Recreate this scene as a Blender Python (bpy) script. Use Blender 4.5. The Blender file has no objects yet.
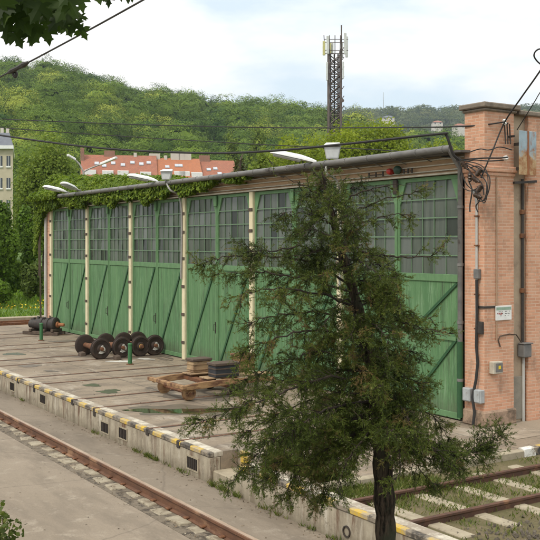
import bpy, bmesh, math, random
import numpy as np
from mathutils import Vector, Matrix
R = math.radians
rng = np.random.default_rng(7)
random.seed(7)
sc = bpy.context.scene
col = sc.collection

# ------------------------------------------------------------------ frame
# world: x runs along the depot front (towards the near, right-hand end), y runs into the depot, z up; yard surface at z = 0
F, U0, V0, H = 930.0, 270.0, 243.0, 3.75
CX, CD = 0.5421, -0.8403          # world x of camera-right / camera-forward
YX, YD = 0.8403, 0.5421           # world y of camera-right / camera-forward
def cw(r, d, z=0.0): return Vector((CX*r + CD*d, YX*r + YD*d, z))
def ptd(u, v, d): return cw((u-U0)/F*d, d, H-(v-V0)/F*d)
def atz(u, v, z=0.0): return ptd(u, v, F*(H-z)/(v-V0))
def aty(u, v, y): return ptd(u, v, y/(YX*(u-U0)/F + YD))
def atx(u, v, x): return ptd(u, v, x/(CX*(u-U0)/F + CD))
RIGHT, FWD, UP = Vector((CX, YX, 0)), Vector((CD, YD, 0)), Vector((0, 0, 1))

# ------------------------------------------------------------------ materials
def nmat(name):
    m = bpy.data.materials.new(name); m.use_nodes = True
    nt = m.node_tree; b = nt.nodes['Principled BSDF']
    return m, nt, b
def N(nt, t, **kw):
    n = nt.nodes.new(t)
    for k, v in kw.items():
        if k.startswith('i_'):
            n.inputs[k[2:].replace('_', ' ')].default_value = v
        else: setattr(n, k, v)
    return n
def c4(c): return (c[0], c[1], c[2], 1)
def noise(nt, vec, scale, detail=4, rough=.6, stretch=None):
    if stretch:
        mp = N(nt, 'ShaderNodeMapping'); mp.inputs['Scale'].default_value = stretch
        nt.links.new(vec, mp.inputs['Vector']); vec = mp.outputs[0]
    n = N(nt, 'ShaderNodeTexNoise'); n.inputs['Scale'].default_value = scale
    n.inputs['Detail'].default_value = detail; n.inputs['Roughness'].default_value = rough
    nt.links.new(vec, n.inputs['Vector']); return n.outputs['Fac']
def ramp(nt, fac, p0, p1, c0=(0, 0, 0), c1=(1, 1, 1)):
    r = N(nt, 'ShaderNodeValToRGB'); r.color_ramp.elements[0].position = p0; r.color_ramp.elements[1].position = p1
    r.color_ramp.elements[0].color = c4(c0); r.color_ramp.elements[1].color = c4(c1)
    nt.links.new(fac, r.inputs[0]); return r.outputs[0]
def mix(nt, fac, a, b, mode='MIX'):
    n = N(nt, 'ShaderNodeMix', data_type='RGBA', blend_type=mode)
    for s, v in ((0, fac), (6, a), (7, b)):
        if isinstance(v, (int, float)): n.inputs[s].default_value = v
        elif isinstance(v, tuple): n.inputs[s].default_value = c4(v)
        else: nt.links.new(v, n.inputs[s])
    return n.outputs[2]
def bump(nt, b, h, strength=.3, dist=.02):
    n = N(nt, 'ShaderNodeBump'); n.inputs['Strength'].default_value = strength; n.inputs['Distance'].default_value = dist
    nt.links.new(h, n.inputs['Height']); nt.links.new(n.outputs[0], b.inputs['Normal'])
def coords(nt, kind='Object'): return N(nt, 'ShaderNodeTexCoord').outputs[kind]

def M(name, c1, c2=None, scale=6, rough=.7, bmp=.15, stretch=None, spot=None, spot_lo=.58, spot_hi=.68, spot_scale=2.5, metal=0, spec=.4):
    """two-tone weathered surface with blotches of a third colour"""
    m, nt, b = nmat(name); v = coords(nt)
    n1 = noise(nt, v, scale, 6, .65, stretch)
    colr = mix(nt, ramp(nt, n1, .35, .65), c1, c2 or tuple(x*.75 for x in c1))
    if spot:
        n2 = noise(nt, v, spot_scale, 5, .7, stretch)
        colr = mix(nt, ramp(nt, n2, spot_lo, spot_hi), colr, spot)
    nt.links.new(colr, b.inputs['Base Color'])
    b.inputs['Roughness'].default_value = rough; b.inputs['Metallic'].default_value = metal
    b.inputs['Specular IOR Level'].default_value = spec
    if bmp: bump(nt, b, noise(nt, v, scale*4, 5, .7, stretch), bmp)
    return m

def leafmat(name, a, bcol, ccol=None, trans=.3, rough=.55):
    """leaf colour follows a per-leaf 'tone' attribute"""
    m, nt, b = nmat(name)
    at = N(nt, 'ShaderNodeAttribute'); at.attribute_name = 'tone'
    r = N(nt, 'ShaderNodeValToRGB'); e = r.color_ramp.elements
    e[0].color = c4(a); e[1].color = c4(bcol); e[0].position = 0; e[1].position = .75 if ccol else 1
    if ccol: x = e.new(1.0); x.color = c4(ccol)
    nt.links.new(at.outputs['Fac'], r.inputs[0]); nt.links.new(r.outputs[0], b.inputs['Base Color'])
    b.inputs['Roughness'].default_value = rough; b.inputs['Specular IOR Level'].default_value = .25
    t = N(nt, 'ShaderNodeBsdfTranslucent'); nt.links.new(r.outputs[0], t.inputs[0])
    ms = N(nt, 'ShaderNodeMixShader'); ms.inputs[0].default_value = trans
    nt.links.new(b.outputs[0], ms.inputs[1]); nt.links.new(t.outputs[0], ms.inputs[2])
    nt.links.new(ms.outputs[0], nt.nodes['Material Output'].inputs[0])
    return m

def brickmat(name, c1, c2, mortar, w=.25, h=.075, dirt=(.12, .08, .06), dlo=.55, dhi=.8, bw=.012, offset=.5):
    m, nt, b = nmat(name); uv = coords(nt, 'UV'); v = coords(nt)
    br = N(nt, 'ShaderNodeTexBrick'); br.offset = offset
    br.inputs['Scale'].default_value = 1; br.inputs['Brick Width'].default_value = w; br.inputs['Row Height'].default_value = h
    br.inputs['Mortar Size'].default_value = bw; br.inputs['Mortar Smooth'].default_value = .3; br.inputs['Bias'].default_value = 0
    br.inputs['Color1'].default_value = c4(c1); br.inputs['Color2'].default_value = c4(c2); br.inputs['Mortar'].default_value = c4(mortar)
    nt.links.new(uv, br.inputs['Vector'])
    c = mix(nt, ramp(nt, noise(nt, v, 1.6, 6, .7), .45, .75), br.outputs[0], mix(nt, .5, br.outputs[0], mortar))
    c = mix(nt, ramp(nt, noise(nt, v, 2.2, 7, .75, (1, 1, .45)), dlo, dhi), c, dirt)
    nt.links.new(c, b.inputs['Base Color']); b.inputs['Roughness'].default_value = .9
    inv = N(nt, 'ShaderNodeMath', operation='SUBTRACT'); inv.inputs[0].default_value = 1; nt.links.new(br.outputs['Fac'], inv.inputs[1])
    bump(nt, b, inv.outputs[0], .5, .01)
    return m

m_brick = brickmat('orange_brick', (.64, .335, .21), (.50, .245, .145), (.60, .42, .30), .22, .065, dirt=(.26, .16, .105), dlo=.54, dhi=.74, bw=.008)
m_plaster = M('plaster', (.46, .36, .25), (.36, .27, .19), 3, .9, .2, spot=(.20, .15, .11), spot_lo=.58, spot_hi=.75, spot_scale=2)
m_cap = M('cap_stone', (.16, .13, .10), (.26, .21, .16), 8, .9, .3)
m_fascia = M('fascia_boards', (.50, .33, .19), (.38, .24, .14), 5, .85, .2, (.3, 1, 2.5), spot=(.17, .10, .06), spot_lo=.6, spot_hi=.75, spot_scale=3)
m_trim = M('pale_trim', (.55, .50, .40), (.38, .34, .27), 5, .8, .15)
m_gutter = M('gutter_metal', (.12, .115, .11), (.19, .18, .165), 5, .55, .1, (.4, 1, 1), spot=(.06, .05, .045))
m_cream = M('cream_paint', (.74, .66, .45), (.64, .55, .36), 8, .7, .15, (1, 1, .5), spot=(.30, .19, .10), spot_lo=.66, spot_hi=.72, spot_scale=5)
m_rusty = M('rust', (.20, .085, .035), (.11, .05, .028), 10, .85, .4, spot=(.34, .16, .06), spot_lo=.6, spot_hi=.8, spot_scale=6)
m_rail = M('rail_steel', (.17, .08, .042), (.10, .05, .03), 7, .7, .3, (.4, 1, 1), spot=(.28, .16, .09), spot_lo=.54, spot_hi=.66, spot_scale=3)
m_railtop = M('rail_head', (.40, .30, .22), (.28, .19, .13), 7, .5, .05, (.2, 1, 1))
m_groove = M('rail_groove', (.035, .03, .026), (.055, .04, .03), 8, .9, .1)
m_dark = M('greasy_black_metal', (.028, .023, .02), (.05, .04, .033), 9, .6, .3, spot=(.13, .06, .03), spot_lo=.6, spot_hi=.75, spot_scale=5)
m_wheel = M('wheel_steel', (.030, .022, .018), (.055, .034, .023), 9, .7, .35, spot=(.13, .06, .03), spot_lo=.58, spot_hi=.8, spot_scale=4)
m_wheelface = M('whitened_hub', (.62, .60, .55), (.42, .40, .36), 7, .8, .1, spot=(.1, .07, .05), spot_lo=.48, spot_hi=.54, spot_scale=7)
m_brass = M('ochre_hub', (.45, .26, .07), (.3, .16, .05), 9, .7, .1)
m_black = M('black_cable', (.02, .019, .018), (.03, .028, .026), 8, .7, .05)
m_conduit = M('grey_conduit', (.50, .49, .46), (.38, .37, .34), 6, .6, .1, (1, 1, .3), spot=(.2, .14, .1), spot_lo=.65)
m_greybox = M('grey_box', (.40, .42, .42), (.30, .31, .31), 7, .6, .1, spot=(.2, .14, .09), spot_lo=.66)
m_darkbox = M('dark_grey_box', (.12, .12, .115), (.18, .17, .16), 7, .6, .1)
m_white = M('white_paint', (.78, .78, .75), (.68, .68, .65), 6, .5, .05)
m_lampglass = M('lamp_glass', (.55, .56, .55), (.45, .46, .45), 6, .3, .02)
m_lampgrey = M('lamp_housing', (.42, .42, .40), (.34, .34, .32), 6, .5, .05)
m_tin = M('zinc', (.25, .24, .22), (.34, .33, .30), 6, .5, .1)
m_red = M('red_lens', (.50, .03, .02), (.36, .03, .02), 8, .35, .02)
m_greenbell = M('green_bell', (.03, .07, .035), (.02, .05, .03), 8, .5, .05)
m_bollard = M('green_post_paint', (.05, .17, .06), (.035, .12, .045), 9, .55, .15, spot=(.10, .05, .03), spot_lo=.66)
m_wood_pale = M('pale_wood', (.42, .30, .17), (.28, .18, .10), 6, .85, .3, (1, .3, 1), spot=(.15, .09, .05), spot_lo=.52, spot_hi=.66, spot_scale=5)
m_wood_ochre = M('ochre_wood', (.38, .235, .11), (.22, .12, .06), 7, .85, .4, (1, .3, 1), spot=(.12, .055, .03), spot_lo=.48, spot_hi=.6, spot_scale=5)
m_wood_dark = M('dark_wood', (.07, .05, .038), (.12, .085, .06), 6, .85, .3, (1, .3, 1))
m_boxblack = M('black_crate_paint', (.022, .025, .032), (.035, .038, .045), 6, .5, .1, spot=(.10, .08, .06), spot_lo=.68)
m_sleeper = M('pale_concrete_sleeper', (.38, .325, .23), (.28, .235, .165), 5, .9, .3, spot=(.17, .14, .09), spot_lo=.58, spot_hi=.72)
m_block = M('whitish_concrete', (.36, .31, .225), (.25, .21, .145), 6, .9, .5, spot=(.17, .13, .085), spot_lo=.50, spot_hi=.62, spot_scale=4)
m_bark = M('dark_bark', (.020, .015, .010), (.065, .046, .032), 10, .95, 1.0, (1, 1, .25))
m_bark2 = M('grey_bark', (.10, .075, .05), (.06, .045, .03), 8, .95, .5, (1, 1, .3))
m_roofdeck = M('roof_felt', (.10, .095, .09), (.14, .13, .12), 3, .95, .2)
m_gravel = M('dark_gravel', (.12, .10, .08), (.22, .185, .14), 25, .95, .8)
m_hazewhite = M('house_render', (.58, .54, .46), (.5, .46, .4), .5, .9, 0)
m_beige = M('beige_render', (.50, .44, .32), (.43, .38, .27), 1.2, .9, .1)
m_slate = M('grey_slate', (.16, .17, .19), (.12, .13, .15), 2, .7, .2)
m_window = M('far_window', (.07, .08, .09), (.05, .06, .07), 1, .2, 0)
m_skylight = M('skylight', (.50, .52, .55), (.42, .44, .47), 1, .25, 0)

def m_glassgrid():
    m, nt, b = nmat('dusty_glass'); uv = coords(nt, 'UV'); v = coords(nt)
    n = noise(nt, v, 1.4, 5, .65, (3.5, 1, .35))
    c = mix(nt, ramp(nt, n, .3, .7), (.048, .06, .048), (.125, .145, .112))
    at = N(nt, 'ShaderNodeAttribute'); at.attribute_name = 'tone'
    c = mix(nt, ramp(nt, at.outputs['Fac'], .45, 1.0, (0, 0, 0), (.7, .7, .7)), c, (.15, .165, .15))
    c = mix(nt, ramp(nt, at.outputs['Fac'], .0, .18, (.8, .8, .8), (0, 0, 0)), c, (.018, .02, .02))
    nt.links.new(c, b.inputs['Base Color']); b.inputs['Roughness'].default_value = .2
    b.inputs['Specular IOR Level'].default_value = .3
    return m
m_glass = m_glassgrid()

def boards(name, c1, c2, seam=.16):
    m, nt, b = nmat(name); uv = coords(nt, 'UV'); v = coords(nt)
    br = N(nt, 'ShaderNodeTexBrick'); br.offset = 0
    br.inputs['Scale'].default_value = 1; br.inputs['Brick Width'].default_value = seam; br.inputs['Row Height'].default_value = 50
    br.inputs['Mortar Size'].default_value = .006; br.inputs['Mortar Smooth'].default_value = .3
    br.inputs['Color1'].default_value = c4(c1); br.inputs['Color2'].default_value = c4(tuple(x*.84 for x in c1)); br.inputs['Mortar'].default_value = c4(tuple(x*.4 for x in c1))
    nt.links.new(uv, br.inputs['Vector'])
    c = mix(nt, ramp(nt, noise(nt, v, 2.0, 6, .7, (3, 3, .35)), .42, .60), br.outputs[0], c2)
    c = mix(nt, ramp(nt, noise(nt, v, 4, 7, .78, (3.5, 3.5, .3)), .53, .70), c, (.20, .315, .18))
    c = mix(nt, ramp(nt, noise(nt, v, 3.3, 7, .75, (3, 3, .22)), .55, .68), c, (.055, .075, .042))
    sx = N(nt, 'ShaderNodeSeparateXYZ'); nt.links.new(uv, sx.inputs[0])
    a = N(nt, 'ShaderNodeMath', operation='MULTIPLY_ADD'); nt.links.new(noise(nt, v, 3, 6, .75, (2, 2, .6)), a.inputs[0]); a.inputs[1].default_value = -1.2; up_ = N(nt, 'ShaderNodeMath', operation='ADD'); up_.inputs[1].default_value = 1; nt.links.new(sx.outputs['Y'], up_.inputs[0]); nt.links.new(up_.outputs[0], a.inputs[2])
    c = mix(nt, ramp(nt, a.outputs[0], .35, .95, (.75, .75, .75), (0, 0, 0)), c, (.085, .085, .055))
    nt.links.new(c, b.inputs['Base Color']); b.inputs['Roughness'].default_value = .75; b.inputs['Specular IOR Level'].default_value = .3
    bump(nt, b, br.outputs['Fac'], -.4, .01)
    return m
m_board = boards('green_boards', (.125, .245, .108), (.082, .178, .076))
m_gframe = M('green_frame_paint', (.13, .245, .11), (.095, .19, .085), 6, .65, .12, (1, 1, .4), spot=(.24, .33, .21), spot_lo=.62, spot_hi=.75, spot_scale=5)
m_gbar = M('green_glazing_bar', (.15, .235, .14), (.12, .19, .115), 6, .65, .05)
m_gdark = M('dark_green_iron', (.02, .075, .028), (.03, .09, .035), 8, .6, .1)

def m_yard():
    m, nt, b = nmat('yard_concrete'); v = coords(nt)
    c = mix(nt, ramp(nt, noise(nt, v, .45, 6, .6), .3, .7), (.35, .28, .20), (.26, .20, .14))
    c = mix(nt, ramp(nt, noise(nt, v, 2.2, 7, .7, (1, .35, 1)), .46, .64), c, (.17, .135, .10))
    c = mix(nt, ramp(nt, noise(nt, v, .9, 5, .7), .60, .68), c, (.115, .095, .075))
    c = mix(nt, ramp(nt, noise(nt, v, 1.3, 6, .7, (.5, 1, 1)), .54, .66), c, (.40, .34, .265))
    c = mix(nt, ramp(nt, noise(nt, v, 22, 4, .7), .3, .8), c, mix(nt, .5, c, (.12, .10, .08)))
    br = N(nt, 'ShaderNodeTexBrick'); br.offset = .3
    br.inputs['Scale'].default_value = 1; br.inputs['Brick Width'].default_value = 4.15; br.inputs['Row Height'].default_value = 2.6; br.inputs['Mortar Size'].default_value = .014
    nt.links.new(v, br.inputs['Vector'])
    c = mix(nt, br.outputs['Fac'], c, (.11, .095, .075))
    nt.links.new(c, b.inputs['Base Color']); b.inputs['Roughness'].default_value = .85; b.inputs['Specular IOR Level'].default_value = .3
    bump(nt, b, noise(nt, v, 18, 5, .7), .25, .01)
    return m
m_yardc = m_yard()
def m_roadmat(name='road_surface', k=1.0):
    m, nt, b = nmat(name); v = coords(nt)
    c = mix(nt, ramp(nt, noise(nt, v, .35, 5, .6), .3, .7), (.31*k, .252*k, .188*k), (.25*k, .202*k, .148*k))
    c = mix(nt, ramp(nt, noise(nt, v, 1.1, 6, .7, (.3, 1, 1)), .48, .66), c, (.20*k, .162*k, .12*k))
    c = mix(nt, ramp(nt, noise(nt, v, 2.6, 5, .7), .56, .70), c, (.35*k, .295*k, .225*k))
    c = mix(nt, ramp(nt, noise(nt, v, 45, 3, .7), .3, .8), c, mix(nt, .45, c, (.12, .10, .08)))
    vo = N(nt, 'ShaderNodeTexVoronoi', feature='DISTANCE_TO_EDGE'); vo.inputs['Scale'].default_value = .3
    wob = N(nt, 'ShaderNodeMixRGB'); wob.inputs[0].default_value = .22
    nz = N(nt, 'ShaderNodeTexNoise'); nz.inputs['Scale'].default_value = 1.6; nz.inputs['Detail'].default_value = 6
    nt.links.new(v, nz.inputs['Vector']); nt.links.new(v, wob.inputs[1]); nt.links.new(nz.outputs['Color'], wob.inputs[2])
    nt.links.new(wob.outputs[0], vo.inputs['Vector'])
    c = mix(nt, ramp(nt, vo.outputs['Distance'], 0, .006, (.55, .55, .55), (0, 0, 0)), c, (.13, .105, .08))
    nt.links.new(c, b.inputs['Base Color']); b.inputs['Roughness'].default_value = .9; b.inputs['Specular IOR Level'].default_value = .25
    bump(nt, b, noise(nt, v, 40, 4, .7), .3, .006)
    return m
m_road = m_roadmat()
m_path = m_roadmat('asphalt_strip', .82)
def m_wallc():
    m, nt, b = nmat('stained_concrete'); v = coords(nt)
    c = mix(nt, ramp(nt, noise(nt, v, 2.5, 6, .7), .35, .65), (.43, .375, .28), (.31, .265, .195))
    c = mix(nt, ramp(nt, noise(nt, v, 2.2, 7, .7, (2.2, 2.2, .35)), .46, .66), c, (.19, .15, .105))
    c = mix(nt, ramp(nt, noise(nt, v, 1.7, 6, .7, (2, 2, .25)), .54, .68), c, (.56, .51, .42))
    c = mix(nt, ramp(nt, noise(nt, v, 1.1, 7, .75, (2.5, 2.5, .4)), .53, .62), c, (.13, .07, .04))
    c = mix(nt, ramp(nt, noise(nt, v, 3.5, 8, .8), .55, .66), c, (.16, .13, .09))
    sx = N(nt, 'ShaderNodeSeparateXYZ'); nt.links.new(v, sx.inputs[0])
    a = N(nt, 'ShaderNodeMath', operation='ADD'); nt.links.new(sx.outputs['Z'], a.inputs[0])
    nn = noise(nt, v, 3, 5, .7); mm = N(nt, 'ShaderNodeMath', operation='MULTIPLY'); nt.links.new(nn, mm.inputs[0]); mm.inputs[1].default_value = -.5
    ad1 = N(nt, 'ShaderNodeMath', operation='ADD'); ad1.inputs[1].default_value = 1; nt.links.new(mm.outputs[0], ad1.inputs[0]); nt.links.new(ad1.outputs[0], a.inputs[1])
    c = mix(nt, ramp(nt, a.outputs[0], .68, 1.0, (.8, .8, .8), (0, 0, 0)), c, (.13, .105, .065))
    nt.links.new(c, b.inputs['Base Color']); b.inputs['Roughness'].default_value = .92
    bump(nt, b, noise(nt, v, 14, 6, .7), .45, .02)
    return m
m_wallconc = m_wallc()
def m_stripe():
    m, nt, b = nmat('hazard_stripe_paint'); v = coords(nt)
    sx = N(nt, 'ShaderNodeSeparateXYZ'); nt.links.new(v, sx.inputs[0])
    w = noise(nt, v, 6, 4, .7)
    add = N(nt, 'ShaderNodeMath', operation='MULTIPLY_ADD'); nt.links.new(w, add.inputs[0]); add.inputs[1].default_value = .10; nt.links.new(sx.outputs['X'], add.inputs[2])
    md = N(nt, 'ShaderNodeMath', operation='PINGPONG'); nt.links.new(add.outputs[0], md.inputs[0]); md.inputs[1].default_value = .40
    st = ramp(nt, md.outputs[0], .20, .205)
    worn = ramp(nt, noise(nt, v, 5, 6, .75), .42, .54)
    dark = mix(nt, worn, (.06, .05, .04), (.24, .20, .15))
    yel = mix(nt, ramp(nt, noise(nt, v, 5, 7, .8), .42, .58), (.58, .38, .035), (.36, .29, .19))
    c = mix(nt, st, dark, yel)
    nt.links.new(c, b.inputs['Base Color']); b.inputs['Roughness'].default_value = .8
    bump(nt, b, noise(nt, v, 20, 4, .7), .3, .01)
    return m
m_haz = m_stripe()
def m_topband():
    m, nt, b = nmat('pale_edge_band'); v = coords(nt)
    c = mix(nt, ramp(nt, noise(nt, v, 3, 6, .75), .38, .55), (.56, .51, .41), (.30, .25, .19))
    nt.links.new(c, b.inputs['Base Color']); b.inputs['Roughness'].default_value = .88
    bump(nt, b, noise(nt, v, 20, 4, .7), .3, .01)
    return m
m_top = m_topband()
def m_kerbpaint():
    m, nt, b = nmat('kerb_blocks_paint'); v = coords(nt)
    sx = N(nt, 'ShaderNodeSeparateXYZ'); nt.links.new(v, sx.inputs[0])
    md = N(nt, 'ShaderNodeMath', operation='MODULO'); ad = N(nt, 'ShaderNodeMath', operation='ADD'); ad.inputs[1].default_value = 31.3
    nt.links.new(sx.outputs['Y'], ad.inputs[0]); nt.links.new(ad.outputs[0], md.inputs[0]); md.inputs[1].default_value = 1.5
    r = N(nt, 'ShaderNodeValToRGB'); r.color_ramp.interpolation = 'CONSTANT'
    e = r.color_ramp.elements; e[0].color = (.72, .70, .64, 1); e[1].color = (.05, .045, .04, 1); e[1].position = .36
    x = e.new(.44); x.color = (.50, .33, .07, 1); x = e.new(.93); x.color = (.05, .045, .04, 1)
    dv = N(nt, 'ShaderNodeMath', operation='DIVIDE'); nt.links.new(md.outputs[0], dv.inputs[0]); dv.inputs[1].default_value = 1.5
    nt.links.new(dv.outputs[0], r.inputs[0])
    c = mix(nt, ramp(nt, noise(nt, v, 5, 7, .78), .48, .60), r.outputs[0], (.26, .21, .15))
    nt.links.new(c, b.inputs['Base Color']); b.inputs['Roughness'].default_value = .8
    return m
m_kerb = m_kerbpaint()
def m_ground(name, cols, scales=(.5, 3, 20)):
    m, nt, b = nmat(name); v = coords(nt)
    c = mix(nt, ramp(nt, noise(nt, v, scales[0], 6, .7), .4, .6), cols[0], cols[1])
    c = mix(nt, ramp(nt, noise(nt, v, scales[1], 6, .75), .45, .65), c, cols[2])
    c = mix(nt, ramp(nt, noise(nt, v, scales[2], 4, .7), .35, .75), c, mix(nt, .5, c, cols[3]))
    nt.links.new(c, b.inputs['Base Color']); b.inputs['Roughness'].default_value = .95
    bump(nt, b, noise(nt, v, scales[2], 5, .75), .7, .05)
    return m
m_terr = m_ground('hill_ground', [(.045, .065, .018), (.06, .08, .022), (.05, .055, .02), (.03, .04, .012)], (.02, .1, .8))
m_lawn = m_ground('lawn_ground', [(.10, .17, .022), (.075, .14, .02), (.13, .18, .03), (.04, .08, .012)], (.15, .8, 8))
m_bed = m_ground('track_bed', [(.215, .165, .09), (.15, .125, .05), (.11, .105, .03), (.07, .055, .03)], (.9, 2.5, 28))
m_rail2 = M('dark_rail', (.12, .055, .032), (.075, .04, .027), 9, .7, .2, spot=(.2, .1, .05), spot_scale=3)
m_bank = m_ground('bank_soil', [(.06, .07, .025), (.08, .06, .035), (.05, .06, .02), (.03, .03, .015)], (.5, 2, 10))
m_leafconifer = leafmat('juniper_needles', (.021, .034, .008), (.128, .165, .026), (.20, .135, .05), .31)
m_leafmaple = leafmat('maple_leaf', (.015, .028, .005), (.055, .10, .010), (.17, .24, .018), .50)
m_ivy = leafmat('ivy_leaf', (.08, .15, .010), (.20, .28, .018), (.29, .36, .035), .45)
m_leafA = leafmat('tree_leaf_green', (.06, .10, .015), (.13, .18, .03), (.2, .23, .05), .42)
m_leafB = leafmat('tree_leaf_yellow_green', (.13, .19, .010), (.30, .36, .018), (.42, .46, .035), .5)
m_leafC = leafmat('tree_leaf_pale', (.10, .16, .018), (.22, .29, .035), (.32, .36, .06), .45)
m_leafD = leafmat('tree_leaf_bright', (.07, .13, .012), (.16, .27, .02), (.24, .34, .03), .45)
m_leafE = leafmat('tree_leaf_reddish', (.06, .07, .02), (.12, .11, .03), (.16, .085, .035), .3)
m_leafH = leafmat('wood_leaf', (.036, .085, .008), (.15, .225, .020), (.33, .37, .05), .18, .8)
m_leafFar = leafmat('far_wood_leaf', (.05, .085, .02), (.12, .15, .035), (.18, .19, .06), .4, .7)
m_grass = leafmat('grass_blade', (.07, .10, .018), (.14, .17, .03), (.25, .22, .08), .3)
m_flower = M('yellow_flower', (.65, .48, .02), (.55, .40, .02), 8, .7, 0)
m_rooft = brickmat('red_roof_tiles', (.36, .14, .08), (.30, .115, .07), (.22, .09, .06), .3, .33, dirt=(.2, .12, .085), dlo=.5, dhi=.8)
m_roofo = brickmat('orange_roof_tiles', (.42, .155, .07), (.36, .135, .065), (.30, .12, .06), .3, .33, dirt=(.30, .14, .085), dlo=.5, dhi=.8)
m_chim = brickmat('chimney_brick', (.30, .13, .08), (.24, .11, .07), (.3, .2, .15))
m_mast = M('mast_steel', (.10, .075, .065), (.14, .11, .10), 2, .7, 0)
m_antenna = M('antenna_cover', (.62, .63, .60), (.52, .53, .5), 2, .5, 0)
m_antenna2 = M('antenna_cover_yellowish', (.55, .52, .22), (.48, .45, .2), 2, .5, 0)
m_water = M('puddle_water', (.06, .042, .024), (.045, .038, .022), 2, .04, 0, spot=(.035, .06, .02), spot_lo=.5, spot_hi=.6, spot_scale=1.5, spec=.5)
m_damp = M('damp_green_stain', (.085, .095, .045), (.07, .072, .042), 4, .35, .05)
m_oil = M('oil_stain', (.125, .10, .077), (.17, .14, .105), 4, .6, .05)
def m_rustpanel():
    m, nt, b = nmat('rusted_blue_plate'); v = coords(nt)
    sx = N(nt, 'ShaderNodeSeparateXYZ'); nt.links.new(v, sx.inputs[0])
    ny_ = noise(nt, v, 5, 6, .75); a = N(nt, 'ShaderNodeMath', operation='MULTIPLY_ADD'); nt.links.new(ny_, a.inputs[0]); a.inputs[1].default_value = -.9; up_ = N(nt, 'ShaderNodeMath', operation='ADD'); up_.inputs[1].default_value = 1; nt.links.new(sx.outputs['Z'], up_.inputs[0]); nt.links.new(up_.outputs[0], a.inputs[2])
    blue = mix(nt, ramp(nt, noise(nt, v, 4, 5, .7), .4, .65), (.34, .43, .48), (.24, .31, .35))
    tan = mix(nt, ramp(nt, noise(nt, v, 7, 6, .7), .42, .6), (.46, .32, .17), (.30, .13, .05))
    c = mix(nt, ramp(nt, a.outputs[0], .48, .62), tan, blue)
    ab = N(nt, 'ShaderNodeMath', operation='ABSOLUTE'); nt.links.new(sx.outputs['Y'], ab.inputs[0])
    a2 = N(nt, 'ShaderNodeMath', operation='MULTIPLY_ADD'); nt.links.new(noise(nt, v, 9, 6, .75, (1, 1, .3)), a2.inputs[0]); a2.inputs[1].default_value = -.10; ad2 = N(nt, 'ShaderNodeMath', operation='ADD'); ad2.inputs[1].default_value = .5; nt.links.new(ab.outputs[0], ad2.inputs[0]); nt.links.new(ad2.outputs[0], a2.inputs[2])
    c = mix(nt, ramp(nt, a2.outputs[0], .465, .50, (1, 1, 1), (0, 0, 0)), c, (.28, .10, .035))
    c = mix(nt, ramp(nt, noise(nt, v, 3, 7, .75, (3, 3, .6)), .56, .68), c, (.30, .12, .045))
    nt.links.new(c, b.inputs['Base Color']); b.inputs['Roughness'].default_value = .7
    return m
m_rp = m_rustpanel()

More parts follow.
